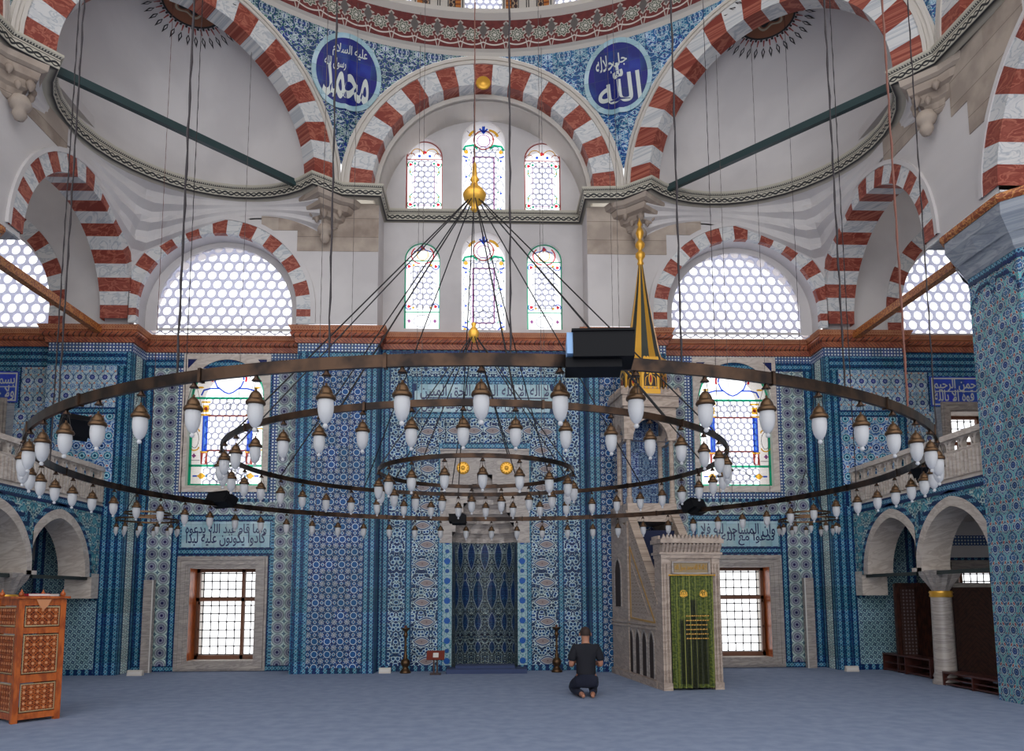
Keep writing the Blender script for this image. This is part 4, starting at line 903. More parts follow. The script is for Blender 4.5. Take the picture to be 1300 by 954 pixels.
for k in range(-5, 6):
    a = k*PI/12; fr = side(a, 7.5)
    for s in (-1, 1):
        for (u0, u1, mi) in ((.50, .62, 0), (.64, .76, 1)):
            q = [fr(s*u0, 14.32, .01), fr(s*u1, 14.32, .01), fr(s*u1, 15.9, .01), fr(s*u0, 15.9, .01)]; g.poly(q, mi)
        for u in (.46, .63, .78, .96): q = [fr(s*u-.01, 14.30, .014), fr(s*u+.01, 14.30, .014), fr(s*u+.01, 16.1, .014), fr(s*u-.01, 16.1, .014)]; g.poly(q, 2)
trim(g, ['burst_orange', 'drum_scroll', 'ink_black'])
for k in range(-2, 3): 
    W = window(); fr = side(k*PI/12, 7.5); lattice('lattice', fr, -.45, .45, 14.34, 16.3, .15, -.28, W); pane(fr, -.45, .45, 14.32, 16.3, -.33, W)
g = G(); n = 64; rows = []
for i in range(13):
    el = (PI/2)*i/12; rows.append([DC+Vector((7.55*math.cos(el)*math.sin(2*PI*k/n), 7.55*math.cos(el)*math.cos(2*PI*k/n), 17.1+6.5*math.sin(el))) for k in range(n+1)])
g.grid(rows); g.build('ceiling', 'cream', None, True, kind='structure')

# ---- black and white cornice, following piers, noses and exedrae
def exedra(s, off=0.0, n=18, a=2.36, b=2.16):
    fr = side(s*PI/4); pts = []
    for k in range(n+1):
        t = -PI/2+PI*k/n; pts.append(fr((a-off)*math.sin(t), 0, -.0-(b-off)*math.cos(t)))
    return pts
def plan(s):       # from the mihrab bay towards the entrance, on side s
    ex = exedra(s, 0)
    ex = sorted(ex, key=lambda p: math.atan2(p.x*s, p.y-8))      # starts near the qibla
    A = [(0, 16.3), (s*2.2, 16.3), (s*2.2, 15.28), (s*2.98, 15.24)]+[(p.x, p.y) for p in ex]+[(s*7.24, 10.98), (s*7.30, 10.2), (s*7.38, 9.0), (s*7.38, 0.2)]
    return A
PROF = [(.12, ZC0-.03), (-.02, ZC0-.02), (-.05, ZC0), (-.06, ZC0+.16), (-.10, ZC0+.20), (-.10, ZC0+.235), (.6, ZC0+.24)]
for s in (-1, 1):
    P_ = plan(s); g = G(); sweep(g, P_, PROF, 0, side=-s); trim(g, 'chainband')
# walls between exedra cornice and the flat walls below : stalactite squinches
for s in (-1, 1):
    ex = sorted(exedra(s, -.08, 48), key=lambda p: math.atan2(p.x*s, p.y-8)); 
    def target(p, i, n):
        t = i/n
        if t < .5: q = Vector((p.x, 15.6, 0))
        else: q = Vector((s*7.45, p.y, 0))
        q.x = s*min(abs(q.x), 7.45); q.y = min(q.y, 15.6)
        dd = (Vector((p.x, p.y, 0))-q).length; cor = math.exp(-((t-.5)/.16)**2)
        return q, 10.0-.28-dd*.75-cor*.55
    n = len(ex)-1; g = G(); rows = []
    corner = Vector((s*7.45, 15.6, 0))
    for lv in range(0, 13):
        f = lv/12; row = []
        for i, p in enumerate(ex):
            q, zq = target(p, i, n); cor = max(0, 1-abs(i/n-.5)/.22); q = q.lerp(corner, cor*cor*.9) if cor > 0 else q
            step = (math.floor(f*4)+min(1, (f*4-math.floor(f*4))*2.5))/4 if f < 1 else 1
            amp = .07*math.sin(PI*f)*abs(math.sin((i+(.5 if int(f*4) % 2 else 0)*3)*PI/3))
            c_ = Vector((p.x, p.y, 0)).lerp(q, step); c_ += (Vector((p.x, p.y, 0))-q)*amp if cor > 0 else Vector((0, 0, 0))
            row.append(Vector((c_.x, c_.y, 10.0+(zq-10.0)*f)))
        rows.append(row)
    g.grid(rows); o = trim(g, 'plaster')
# stone brackets under the springing points, patches of bare ashlar around them
def place(s, sw): return (lambda a, b, z: Vector((s*a, 8+b, z))) if not sw else (lambda a, b, z: Vector((s*b, 8+a, z)))
for s in (-1, 1):
    for sw in (0, 1):
        P = place(s, sw); wl = 7.6 if not sw else 7.45
        T = empty('stone_bracket', P(3.35, wl, 9.0), label='carved stone bracket under the cornice at the %s' % ('%s side of the central arch' % ('left' if s < 0 else 'right') if not sw else 'far %s corner of the picture' % ('left' if s < 0 else 'right')), category='bracket', group='carved stone brackets')
        off = T.location.copy(); g = G(); base = [(2.2, wl+.02), (2.2, 7.30), (2.98, 7.26), (3.40, 6.86), (3.95, 7.28), (4.1, wl+.02)]
        tiers = [(10.0, 1.0), (9.88, .96), (9.84, .80), (9.72, .74), (9.68, .56), (9.56, .52), (9.52, .38), (9.40, .32), (9.36, .2)]
        base = [(2.62, wl+.02), (2.75, 7.36), (2.98, 7.26), (3.40, 6.86), (3.72, 7.16), (3.95, 7.34), (4.0, wl+.02)]
        rows = [[P(3.35+(a-3.35)*k, wl+.02+(b-wl-.02)*k, z)-off for a, b in base] for z, k in tiers]
        g.grid(rows); g.poly(rows[-1]); g.build('bracket_body', 'stone', T)
        g = G(); c = P(3.35, wl-.20, 9.16)-off; g.lathe([(.001, -.16), (.07, -.13), (.11, -.05), (.09, .03), (.15, .07), (.17, .14), (.12, .24)], c, 10) 

        for q, (aa, zz, rr) in enumerate(((-.30, 9.70, .07), (.30, 9.70, .07), (-.17, 9.52, .06), (.17, 9.52, .06), (0, 9.62, .08))): g.lathe([(.001, -rr*1.6), (rr*.6, -rr), (rr, 0), (rr*.5, rr*.8), (.001, rr)], P(3.35+aa, wl-.34+abs(aa)*.5, zz)-off, 6)
        g.build('pendant', 'stone', T, True)
    # ashlar patches
    g = G(); fr = frU
    def patch(u0, u1, z0, z1):
        a, b = sorted((s*u0, s*u1)); g.box((a, 15.6-.012, z0), (b, 15.62, z1))
    patch(2.25, 3.98, 8.92, 10.0); patch(3.98, 4.75, 9.38, 10.0)
    a = sorted((s*7.438, s*7.46)); g.box((a[0], 9.35, 8.95), (a[1], 10.6, 10.0)); g.box((a[0], 10.6, 9.1), (a[1], 11.0, 10.0)); g.box((a[0], 11.0, 9.45), (a[1], 13.0, 10.0)); g.box((a[0], 9.9, 8.55), (a[1], 10.6, 8.95))
    trim(g, 'stone')

# ---- free-standing pillars with marble capitals
for s, nm in ((-1, 'left'), (1, 'right')):
    for yc in (10.78,):
        cx = s*9.07
        T = empty('pillar', (cx, yc, 0), label='%s octagonal pillar covered with blue and red flower tiles' % nm, category='pillar')
        def octo(ap, z): return [Vector((ap/math.cos(PI/8)*math.cos(PI/8+PI/4*k), ap/math.cos(PI/8)*math.sin(PI/8+PI/4*k), z)) for k in range(8)]
        g = G(); b = len(g.v); lo, hi = octo(1.32, 0), octo(1.32, 6.55)
        for k in range(8):
            sd = (hi[0]-hi[1]).length/2; q = [lo[k], lo[(k+1) % 8], hi[(k+1) % 8], hi[k]]; g.poly(q, 0, [(-sd, 0), (sd, 0), (sd, 6.55), (-sd, 6.55)])
        g.build('tiled_shaft', 'pillar', T)
        g = G(); 
        for k in range(8):      # blue border that follows a shallow pointed arch on each face
            a, b2 = octo(1.325, 0)[k], octo(1.325, 0)[(k+1) % 8]; t = (b2-a).normalized(); m_ = (a+b2)/2; sd = (b2-a).length/2; nn = Vector((m_.x, m_.y, 0)).normalized()
            ap_ = [(-sd, 5.95), (-sd*.82, 6.15), (-sd*.5, 6.28), (-sd*.2, 6.30), (0, 6.05), (sd*.2, 6.30), (sd*.5, 6.28), (sd*.82, 6.15), (sd, 5.95)]
            for (u0, z0), (u1, z1) in zip(ap_, ap_[1:]): g.poly([m_+t*u0+nn*.006+Z3*z0, m_+t*u1+nn*.006+Z3*z1, m_+t*u1+nn*.006+Z3*(z1+.09), m_+t*u0+nn*.006+Z3*(z0+.09)])
            g.poly([m_-t*sd+nn*.006+Z3*6.42, m_+t*sd+nn*.006+Z3*6.42, m_+t*sd+nn*.006+Z3*6.56, m_-t*sd+nn*.006+Z3*6.56])
        g.build('blue_border', 'bdh', T)
        g = G(); pr_ = [(1.34, 6.55), (1.38, 6.60), (1.40, 6.68), (1.46, 6.78), (1.56, 6.95), (1.60, 7.02), (1.60, 7.20)]
        rows = [octo(a, z) for a, z in pr_]; g.grid(rows, 0, True)
        for k in range(8):     # facetted lozenges of the capital
            q = [rows[3][k], rows[3][(k+1) % 8]]; m_ = (q[0]+q[1])/2; up_ = (rows[5][k]+rows[5][(k+1) % 8])/2; nn = Vector((m_.x, m_.y, 0)).normalized()
            g.poly([q[0], m_*1.0+nn*.05-Z3*.02, up_+nn*.02]); g.poly([m_+nn*.05-Z3*.02, q[1], up_+nn*.02])
        g.build('marble_capital', 'marble_cool', T)
        g = G(); g.grid([octo(1.61, 7.20), octo(1.66, 7.24), octo(1.66, 7.31), octo(1.60, 7.34), octo(.3, 7.34)], 0, True); g.build('gilt_band', 'red_band', T)
    # spur of striped stone above each capital
    frX = Fr((s*7.45, 0, 0), (0, 1, 0), (-s, 0, 0)); g = G()
    for yc in (10.78, 5.2):
        g.box((min(s*7.43, s*8.1), yc-.75, 7.31), (max(s*7.43, s*8.1), yc+1.1, 7.34))
    trim(g, 'white')
    # tie beam across the far arch
    T = empty('tie_beam', (s*8.12, 12.15, 7.12), label='orange painted tie beam across the %s gallery arch' % nm, category='beam', group='painted tie beams of the gallery arches')
    g = G(); g.box((-.07, 0, 0), (.07, 3.69, .15)); g.build('painted_bar', 'orange_beam', T)
    a, b = Vector((s*7.02, 11.72, 10.17)), Vector((s*3.92, 15.12, 10.17)); T = empty('tie_beam', a, label='dark green iron tie beam across the %s corner semidome' % nm, category='beam', group='green tie beams of the semidomes')
    d_ = (b-a); n_ = Vector((-d_.y, d_.x, 0)).normalized()*.05; g = G(); g.prism([-n_-Z3*.07, n_-Z3*.07, n_+Z3*.07, -n_+Z3*.07], d_); g.build('iron_bar', 'green_beam', T)

# ---- galleries
for s, nm in ((-1, 'left'), (1, 'right')):
    fa = Fr((s*7.9, 0, 0), (0, 1, 0), (-s, 0, 0)); TH = .5
    A = [Op(14.34, .96, 1.6, 1.98, True, .12), Op(12.42, .96, 1.6, 1.98, True, .12)]
    g = G(); wall(g, fa, 10.9, 15.85, 1.98, 3.45, A); wall(g, fa, 10.9, 15.85, 1.98, 3.45, A, 0, -TH)
    trim(g, 'spand')
    g = G()
    for a in A: 
        band(g, fa, a.c, a.w, a.w+.17, 1.98, -TH-.01, .02, .12, lim=(13.52, 15.85) if a.c > 13.5 else (10.9, 13.52))
        zz = arch_pts(a.c, a.w+.17, 1.98, .12, 12)
    for (y0, y1) in ((15.55, 15.86), (13.36, 13.68), (11.2, 11.48)): g.box((min(s*7.88, s*8.41), y0, 1.55 if y0 > 15 else 1.98), (max(s*7.88, s*8.41), y1, 2.05))
    trim(g, 'marble_warm')
    g = G()
    for a in A: band(g, fa, a.c, a.w+.17, a.w+.27, 1.98, .0, .015, .12, lim=(13.52, 15.85) if a.c > 13.5 else (10.9, 13.52))
    g.box((min(s*7.885, s*7.9), 10.9, 3.28), (max(s*7.885, s*7.9), 15.84, 3.45)); trim(g, 'bdh')
    g = G(); [blob(g, fa, (y, 2.92), .16, .012, 0, 20) for y in (13.30,)]; trim(g, 'bd')
    g = G(); g.box((min(s*7.95, s*12.9), 2, 3.15), (max(s*7.95, s*12.9), 16.14, 3.42)); g.build('floor', 'marble_warm', None, kind='structure')
    T = empty('column', (s*8.16, 13.30, 0), label='%s gallery column of grey-brown marble with gilded collar and carved capital' % nm, category='column')
    g = G(); g.lathe([(.22, 0), (.22, .06), (.19, .10), (.205, .14), (.18, .2), (.168, 1.52)], (0, 0, 0), 24); g.build('shaft', 'marble', T, True)
    g = G(); g.lathe([(.175, 1.52), (.19, 1.54), (.18, 1.58), (.195, 1.60), (.18, 1.63)], (0, 0, 0), 24); g.build('gilt_collar', 'gold', T, True)
    g = G(); rows = []
    for r, z, sq in ((.17, 1.63, 0), (.21, 1.74, .4), (.28, 1.9, .85), (.30, 1.98, 1), (.30, 2.0, 1)):
        row = []
        for k in range(32):
            t = 2*PI*k/32; c_, s_ = math.cos(t), math.sin(t); m_ = 1/max(abs(c_), abs(s_)); f = 1+(m_-1)*sq; f *= 1+(.06*math.cos(8*t) if 0 < sq < 1 else 0); row.append(Vector((r*f*c_*.82, r*f*s_*.82, z)))
        rows.append(row)
    g.grid(rows, 0, True); g.build('capital', 'marble', T)
    for y0, y1 in ((13.7, 15.6), (11.5, 13.35)):
        T = empty('tie_rod', (s*8.0, y0, 1.95), label='dark green iron rod across the %s %s lower arch' % ('farther' if y0 > 13 else 'nearer', nm), category='rod', group='tie rods of the lower gallery arches'); g = G(); g.box((-.035, 0, -.03), (.035, y1-y0, .035)); g.build('rod', 'dark_beam', T)
    # parapet with turned balusters
    T = empty('balustrade', (s*7.9, 10.9, 3.45), label='pale marble balustrade of the %s gallery' % nm, category='balustrade')
    X = lambda x: (min(0, s*x), max(0, s*x))
    g = G(); g.box((min(0, s*.14), 0, 0), (max(0, s*.14), 4.94, .50)); g.box((min(-s*.02, s*.16), 0, 0), (max(-s*.02, s*.16), 4.94, .04)); 
    for k in range(48): y = .03+k*.102; g.box((min(-s*.05, 0), y, .07), (max(-s*.05, 0), y+.058, .46))
    g.build('ribbed_panel', 'marble_warm', T)
    g = G(); g.box((min(-s*.03, s*.17), 0, .72), (max(-s*.03, s*.17), 4.94, .78)); g.box((min(-s*.01, s*.15), 0, .78), (max(-s*.01, s*.15), 4.94, .82)); g.box((min(-s*.01, s*.15), 0, .50), (max(-s*.01, s*.15), 4.94, .52)); g.box((min(-s*.01, s*.15), 4.86, .5), (max(-s*.01, s*.15), 4.94, .8)); g.build('handrail', 'marble_warm', T)
    for k in range(15):
        g = G(); y = .22+k*.33; g.lathe([(.05, .52), (.06, .54), (.03, .57), (.055, .62), (.03, .67), (.05, .70), (.06, .72)], (s*.07, y, 0), 8); 
        g.build('baluster', 'marble_warm', T, True)
        g = G(); o2 = Op(y+.165, .11, .52, .60, True); fb = Fr((s*.03, 0, 0), (0, 1, 0), (-s, 0, 0)); wall(g, fb, y+.02, y+.31, .52, .72, [o2]); wall(g, fb, y+.02, y+.31, .52, .72, [o2], 0, -.08); reveal(g, fb, o2, 0, -.08)
        g.build('arched_slot', 'marble_warm', T)

# ================================================================== CHANDELIERS
ORD = 'first second third fourth fifth sixth seventh eighth ninth tenth eleventh twelfth thirteenth fourteenth fifteenth sixteenth seventeenth eighteenth nineteenth twentieth'.split()
def ordw(n):
    if n <= 20: return ORD[n-1]
    t, r = divmod(n, 10); return {2: 'twenty', 3: 'thirty'}[t]+('-'+ORD[r-1] if r else '') if r else {2: 'twentieth', 3: 'thirtieth'}[t]
def make_lamp():
    T = empty('hanging_lamp', (0, 0, 0)); g = G()
    g.lathe([(.001, 0), (.010, -.002), (.013, -.012), (.024, -.026), (.026, -.030), (.001, -.030)], (0, 0, 0), 12); g.build('bell_hook', 'bronze', T, True)
    g = G()
    for k in range(3): a = 2*PI*k/3+.4; g.tube([(.016*math.cos(a), .016*math.sin(a), -.028), (.047*math.cos(a), .047*math.sin(a), -.140)], .0016, 4)
    g.build('suspension_wires', 'iron', T)
    g = G(); g.lathe([(.001, -.066), (.007, -.070), (.006, -.080), (.018, -.088), (.030, -.104), (.037, -.122), (.037, -.130), (.044, -.132), (.050, -.140), (.053, -.150), (.050, -.158), (.040, -.160)], (0, 0, 0), 18); g.build('brass_cap', 'brass', T, True)
    g = G(); g.lathe([(.039, -.156), (.042, -.185), (.041, -.215), (.035, -.245), (.026, -.266), (.014, -.280), (.008, -.284)], (0, 0, 0), 18); gs = g.build('glass_shade', 'frost', T, True)
    g = G(); g.lathe([(.008, -.284), (.012, -.290), (.014, -.297), (.009, -.306), (.001, -.308)], (0, 0, 0), 14); g.build('glass_drop', 'frost', gs, True)
    return T
lamp0 = make_lamp(); used = [False]
def put_lamp(p, label, group, sc=1.0, rz=0.0):
    if not used[0]: T = lamp0; used[0] = True
    else: T = copy_tree(lamp0)
    T.location = p; T.scale = (sc, sc, sc); T.rotation_euler = (0, 0, rz); T['label'] = label; T['category'] = 'lamp'; T['group'] = group
def ring_mesh(R, h, t, n=160):
    g = G(); g.lathe([(R-t, -h/2), (R+t, -h/2), (R+t, h/2), (R-t, h/2), (R-t, -h/2)], (0, 0, 0), n); return g
def ringp(R, phi, z=0.0): return Vector((R*math.sin(phi), -R*math.cos(phi), z))
def clamps(T, R, h, n, ph):
    T = [o for o in T.children if o.name.startswith('bronze_ring')][0]
    g = G(); g.box((-.009, -.020, -h/2-.006), (.009, .020, h/2+.006)); c0 = g.build('ring_clamp', 'bronze', T)
    for k in range(n):
        c = c0 if k == 0 else c0.copy()
        if k: COL.objects.link(c)
        a = ph+2*PI*k/n; c.location = ringp(R, a); c.rotation_euler = (0, 0, a)
def chain(parent, p, ztop, r, m, name='chain', lean=(0, 0)):
    r *= .52
    g = G(); p = Vector(p); n = max(30, int((ztop-p.z)/.11)); path = []; rad = []
    for k in range(n+1):
        t = k/n; path.append(p+Vector((.0025*math.sin(k*2.3), .002*math.cos(k*1.7), (ztop-p.z)*t))); rad.append(r*(1.25 if k % 2 else .8))
    g.tube(path, rad, 5); g.build(name, m, parent)
def lampring(CC, Zc, R, N, ph, h, label, noun):
    for nearside in (True, False):
        L = []
        for k in range(N):
            a = ph+2*PI*k/N; a = (a+PI) % (2*PI)-PI
            if (abs(a) <= PI/2) == nearside: L.append((math.sin(a), a))
        L.sort()
        for i, (_, a) in enumerate(L):
            put_lamp(CC+ringp(R, a, Zc-h/2-.001), 'frosted glass lamp, %s from the left along the %s half of the %s' % (ordw(i+1), 'near' if nearside else 'far', noun), 'lamps of the '+noun, 1.0, a)
# large ring
BC = Vector((.10, 7.92, 0)); MC = Vector((-.012, 7.6, 0))
T = empty('chandelier', (BC.x, BC.y, 2.8), label='large outer bronze ring chandelier hung on long dark chains', category='chandelier')
g = ring_mesh(4.14, .066, .012); g.build('bronze_ring', 'bronze', T); clamps(T, 4.14, .066, 24, .13)
for d, r, m in ((-77, .011, 'rope'), (-42, .011, 'rope'), (-25, .013, 'rope'), (-11.8, .010, 'rope'), (1.4, .010, 'rope'), (14.3, .011, 'rope'), (31, .011, 'rope'), (42.5, .014, 'rope_brown'), (58, .010, 'rope'), (95, .010, 'rope'), (128, .009, 'rope'), (150, .008, 'rope_pale'), (-112, .010, 'rope'), (-142, .009, 'rope_pale'), (-165, .008, 'rope_pale'), (168, .008, 'rope_pale')):
    chain(T, ringp(4.14, math.radians(d), .03), 19.0, r, m)
lampring(BC, 2.8, 4.14, 64, -.012, .066, '', 'large outer ring')
T = empty('chandelier', (MC.x, MC.y, 2.93), label='middle bronze ring chandelier hung by stays from a gilded knob', category='chandelier')
ring_mesh(2.44, .05, .011).build('bronze_ring', 'bronze', T); clamps(T, 2.44, .05, 12, .2)
hub = Vector((-.045, .3, 3.0))
g = G(); g.lathe([(.001, -.16), (.02, -.15), (.05, -.12), (.03, -.09), (.07, -.06), (.12, 0), (.13, .05), (.09, .11), (.045, .15), (.03, .19), (.05, .22), (.03, .26), (.022, .40), (.001, .44)], hub, 16); g.build('gilded_knob', 'gold', T, True)
for k in range(12):
    a = .12+2*PI*k/12; g = G(); g.tube([hub+ringp(.07, a, -.02), ringp(2.44, a, .02)], .007, 5); g.build('stay_cable', 'iron', T)
chain(T, hub+Vector((0, 0, .42)), 20.0, .013, 'rope_brown')
lampring(MC, 2.93, 2.44, 42, -.03, .05, '', 'middle ring')
IC = Vector((-.03, 7.74, 0))
T = empty('chandelier', (IC.x, IC.y, 2.85), label='small inner bronze ring chandelier below a small gilded ball', category='chandelier')
ring_mesh(1.0, .042, .010, 96).build('bronze_ring', 'bronze', T)
hub = Vector((-.03, -.02, 1.48)); g = G(); g.lathe([(.001, -.10), (.02, -.08), (.05, -.03), (.06, .01), (.04, .05), (.018, .08), (.03, .11), (.001, .13)], hub, 14); g.build('gilded_ball', 'gold', T, True)
for k in range(8):
    a = .3+2*PI*k/8; g = G(); g.tube([hub+ringp(.03, a, -.03), ringp(1.0, a, .02)], .006, 5); g.build('stay_cable', 'iron', T)
chain(T, hub+Vector((0, 0, .12)), 4.45-.12, .008, 'rope')
lampring(IC, 2.85, 1.0, 18, .07, .042, '', 'small inner ring')
for s, nm in ((-1, 'left'), (1, 'right')):
    c = Vector((s*5.87, 13.4, 2.92)); T = empty('chandelier', c, label='small bronze two-tier ring chandelier near the %s lower window' % nm, category='chandelier', group='small chandeliers by the windows')
    ring_mesh(.50, .03, .012, 48).build('bronze_ring', 'brass', T); g = G(); g.lathe([(.36, .10), (.384, .10), (.384, .13), (.36, .13), (.36, .10)], (0, 0, 0), 40); g.build('upper_ring', 'brass', T)
    g = G(); [g.tube([ringp(.5, 2*PI*k/4+.3, 0), ringp(.37, 2*PI*k/4+.3, .11), (0, 0, .9)], .006, 4) for k in range(4)]; g.build('stays', 'iron', T)
    chain(T, (0, 0, .9), 10.05, .008, 'rope_brown' if s < 0 else 'rope')
    L = sorted([(math.sin(2*PI*k/12+.2), 2*PI*k/12+.2) for k in range(12)])
    for i, (_, a) in enumerate(L): put_lamp(c+ringp(.5, a, -.015), 'small lamp, %s from the left on the small %s chandelier' % (ordw(i+1), nm), 'lamps of the small chandeliers', .86, a)
# thin wires that carry lights out of view
def semi_top(x, y):
    o = Vector((abs(x)-5.162, y-8-5.162, 0)); od = (o.x+o.y)*.7071-.34; t = (o.x-o.y)*.7071; q = 1-(od/2.15)**2-(t/2.4)**2; return 10.22+2.78*math.sqrt(max(q, .01))
for k, (x, y, zt) in enumerate(((-4.6, 14.1, None), (-2.62, 14.7, 13.95), (-1.35, 15.1, 14.15), (1.25, 15.1, 14.15), (2.62, 14.7, 13.95), (4.7, 14.0, None), (5.5, 14.2, None))):
    T = empty('thin_wire', (x, y, 3.5), label='thin dark wire hanging straight down, %s from the left' % ordw(k+1), category='wire', group='thin wires under the dome'); chain(T, (0, 0, 0), (zt or semi_top(x, y))-3.5, .009, 'rope_pale')
# loudspeakers clamped on the large ring
def speaker(p, rz, tilt, w_, h_, d_, label, big=False):
    T = empty('loudspeaker', p, rz, label=label, category='loudspeaker', group='black loudspeakers clamped to the large ring')
    R = Matrix.Rotation(tilt, 3, 'X'); g = G(); g.box((-w_/2, -d_/2, -h_/2), (w_/2, d_/2, h_/2), 0, R); g.box((-w_/2-.006, -d_/2-.008, h_/2-.012), (w_/2+.006, d_/2+.008, h_/2), 0, R); g.build('cabinet', 'black', T)
    g = G(); g.box((-w_*.62, -d_*.3, -h_*.78), (w_*.30, d_*.5, -h_*.42), 0, R); g.build('bracket', 'black', T)
    g = G(); g.box((-w_/2-.03, -d_/2+.01, -h_*.35), (-w_/2, d_/2-.01, h_*.42), 0, R); g.build('side_panel', 'screen' if big else 'black', T, label='pale blue side panel')
p = BC+ringp(4.22, math.radians(7.6), 2.82)
speaker(p+Vector((0, -.07, .0)), -.06, math.radians(-10),   .30, .15, .15, 'large black loudspeaker in front of the golden pulpit spire', True)
p = BC+ringp(3.98, math.radians(-43), 2.72); speaker(p, .8, .5, .17, .12, .10, 'black loudspeaker at the left bend of the large ring')
p = BC+ringp(4.12, math.radians(-121), 2.86); speaker(p, 2.6, .45, .36, .13, .2, 'black loudspeaker below the left tall stained window')
p = BC+ringp(4.12, math.radians(-173), 2.80); speaker(p, 3.1, .2, .24, .12, .16, 'small black loudspeaker in front of the prayer niche hood')
p = BC+ringp(4.12, math.radians(134), 2.86); speaker(p, -2.4, .4, .34, .14, .2, 'black loudspeaker right of the pulpit on the far side of the ring')
p = BC+ringp(4.24, math.radians(76), 2.74); speaker(p, -1.2, .5, .20, .12, .10, 'black loudspeaker at the right bend of the large ring')

# ================================================================== PULPIT
MB_ = empty('pulpit', (3.53, 12.75, 0), math.radians(7.0), label='tall carved marble pulpit with green curtained doorway and golden spire', category='pulpit')
g = G()
for s in (-1, 1):
    g.box((s*.45-.07, 0, 0), (s*.45+.07, .34, 2.22)); g.box((s*.45-.08, -.02, 0), (s*.45+.08, .36, .12)); g.box((s*.45-.040, -.03, .14), (s*.45-.02, 0, 2.1)); g.box((s*.45+.02, -.03, .14), (s*.45+.040, 0, 2.1))
g.box((-.53, -.02, 2.20), (.53, .36, 2.26)); g.box((-.39, .03, 1.90), (.39, .3, 2.22))
g.build('door_frame', 'marble_pulpit', MB_)
g = G(); g.box((-.56, -.04, 2.26), (.56, .38, 2.30)); n = 16
for k in range(n):
    u = -.53+1.06*(k+.5)/n; g.prism([(u-.026, -.03, 2.30), (u+.026, -.03, 2.30), (u+.030, -.10, 2.42), (u, -.12, 2.46), (u-.030, -.10, 2.42)], (0, .12, 0)); g.prism([(u-.033, -.10, 2.52), (u+.033, -.10, 2.52), (u, -.10, 2.60)], (0, .05, 0))
g.box((-.56, -.11, 2.45), (.56, .42, 2.52)); g.box((-.53, 0, 2.30), (.53, .36, 2.46))
for k in range(7): v = .02+.05*k; g.box((-.56, v, 2.52), (-.52, v+.03, 2.58))
g.build('stalactite_cornice', 'marble_pulpit', MB_)
g = G(); g.box((-.30, -.005, 1.955), (.30, .03, 2.12)); pl = g.build('inscription_plaque', 'plaque', MB_, label='gilded plaque with script')
lettering('لا اله الا الله محمد رسول الله', lambda u, z, d: Vector((u, -.005-d*.6, 2.037+z)), .56, .12, 'dark_gilt', pl, .01)
g = G(); g.box((-.34, -.02, 1.93), (.34, .0, 1.955)); g.box((-.34, -.02, 2.12), (.34, 0, 2.145)); g.box((-.34, -.02, 1.93), (-.31, 0, 2.14)); g.box((.31, -.02, 1.93), (.34, 0, 2.14)); g.build('plaque_moulding', 'marble', MB_)
# curtain
g = G(); rows = []; n = 96
for i in range(14):
    z = 1.90-1.86*i/13; row = []
    for k in range(n+1):
        t = k/n; amp = .022+.018*i/13; y = amp*math.sin(t*2*PI*8.5+.5*math.sin(t*9)+.12*i*math.sin(t*5)); row.append(Vector((-.375+.75*t, -.03+y, z)))
    rows.append(row)
g.grid(rows, uvf=lambda i, j: (.75*j/n-.375, 1.90-1.86*i/13)); cu = g.build('curtain', 'curtain', MB_, True, label='green and black curtain with gold embroidery')
g = G(); g.tube([(-.40, -.055, 1.91), (.40, -.055, 1.91)], .010, 8); [g.ball((s*.40, -.055, 1.91), .018, 8) for s in (-1, 1)]; g.build('curtain_rod', 'gold', MB_, True)
g = G()
for cx in (-.17, .18):
    for k in range(14): a = 2*PI*k/14; g.poly([(cx+.03*math.cos(a), -.075, 1.60+.03*math.sin(a)), (cx+.065*math.cos(a+.12), -.075, 1.60+.065*math.sin(a+.12)), (cx+.065*math.cos(a-.12), -.075, 1.60+.065*math.sin(a-.12))])
g.build('embroidered_sprays', 'gold', cu)
for cx, tx in ((-.17, 'محمد'), (.18, '\uFDF2')): lettering(tx, lambda u, z, d: Vector((cx+u, -.078-d*.3, 1.60+z)), .13, .10, 'gold', cu, .03)
for k in range(6):
    z = 1.22-.075*k; x = -.14; g = G()
    while x < .24: w_ = random.uniform(.02, .05); g.poly([(x, -.074, z), (x+w_, -.074, z), (x+w_, -.074, z+.016+random.uniform(0, .01)), (x, -.074, z+.016)]); x += w_+.012
    g.poly([(-.14, -.0735, z+.005), (.24, -.0735, z+.005), (.24, -.0735, z+.009), (-.14, -.0735, z+.009)]); g.build('embroidered_line', 'dark_gilt', cu)
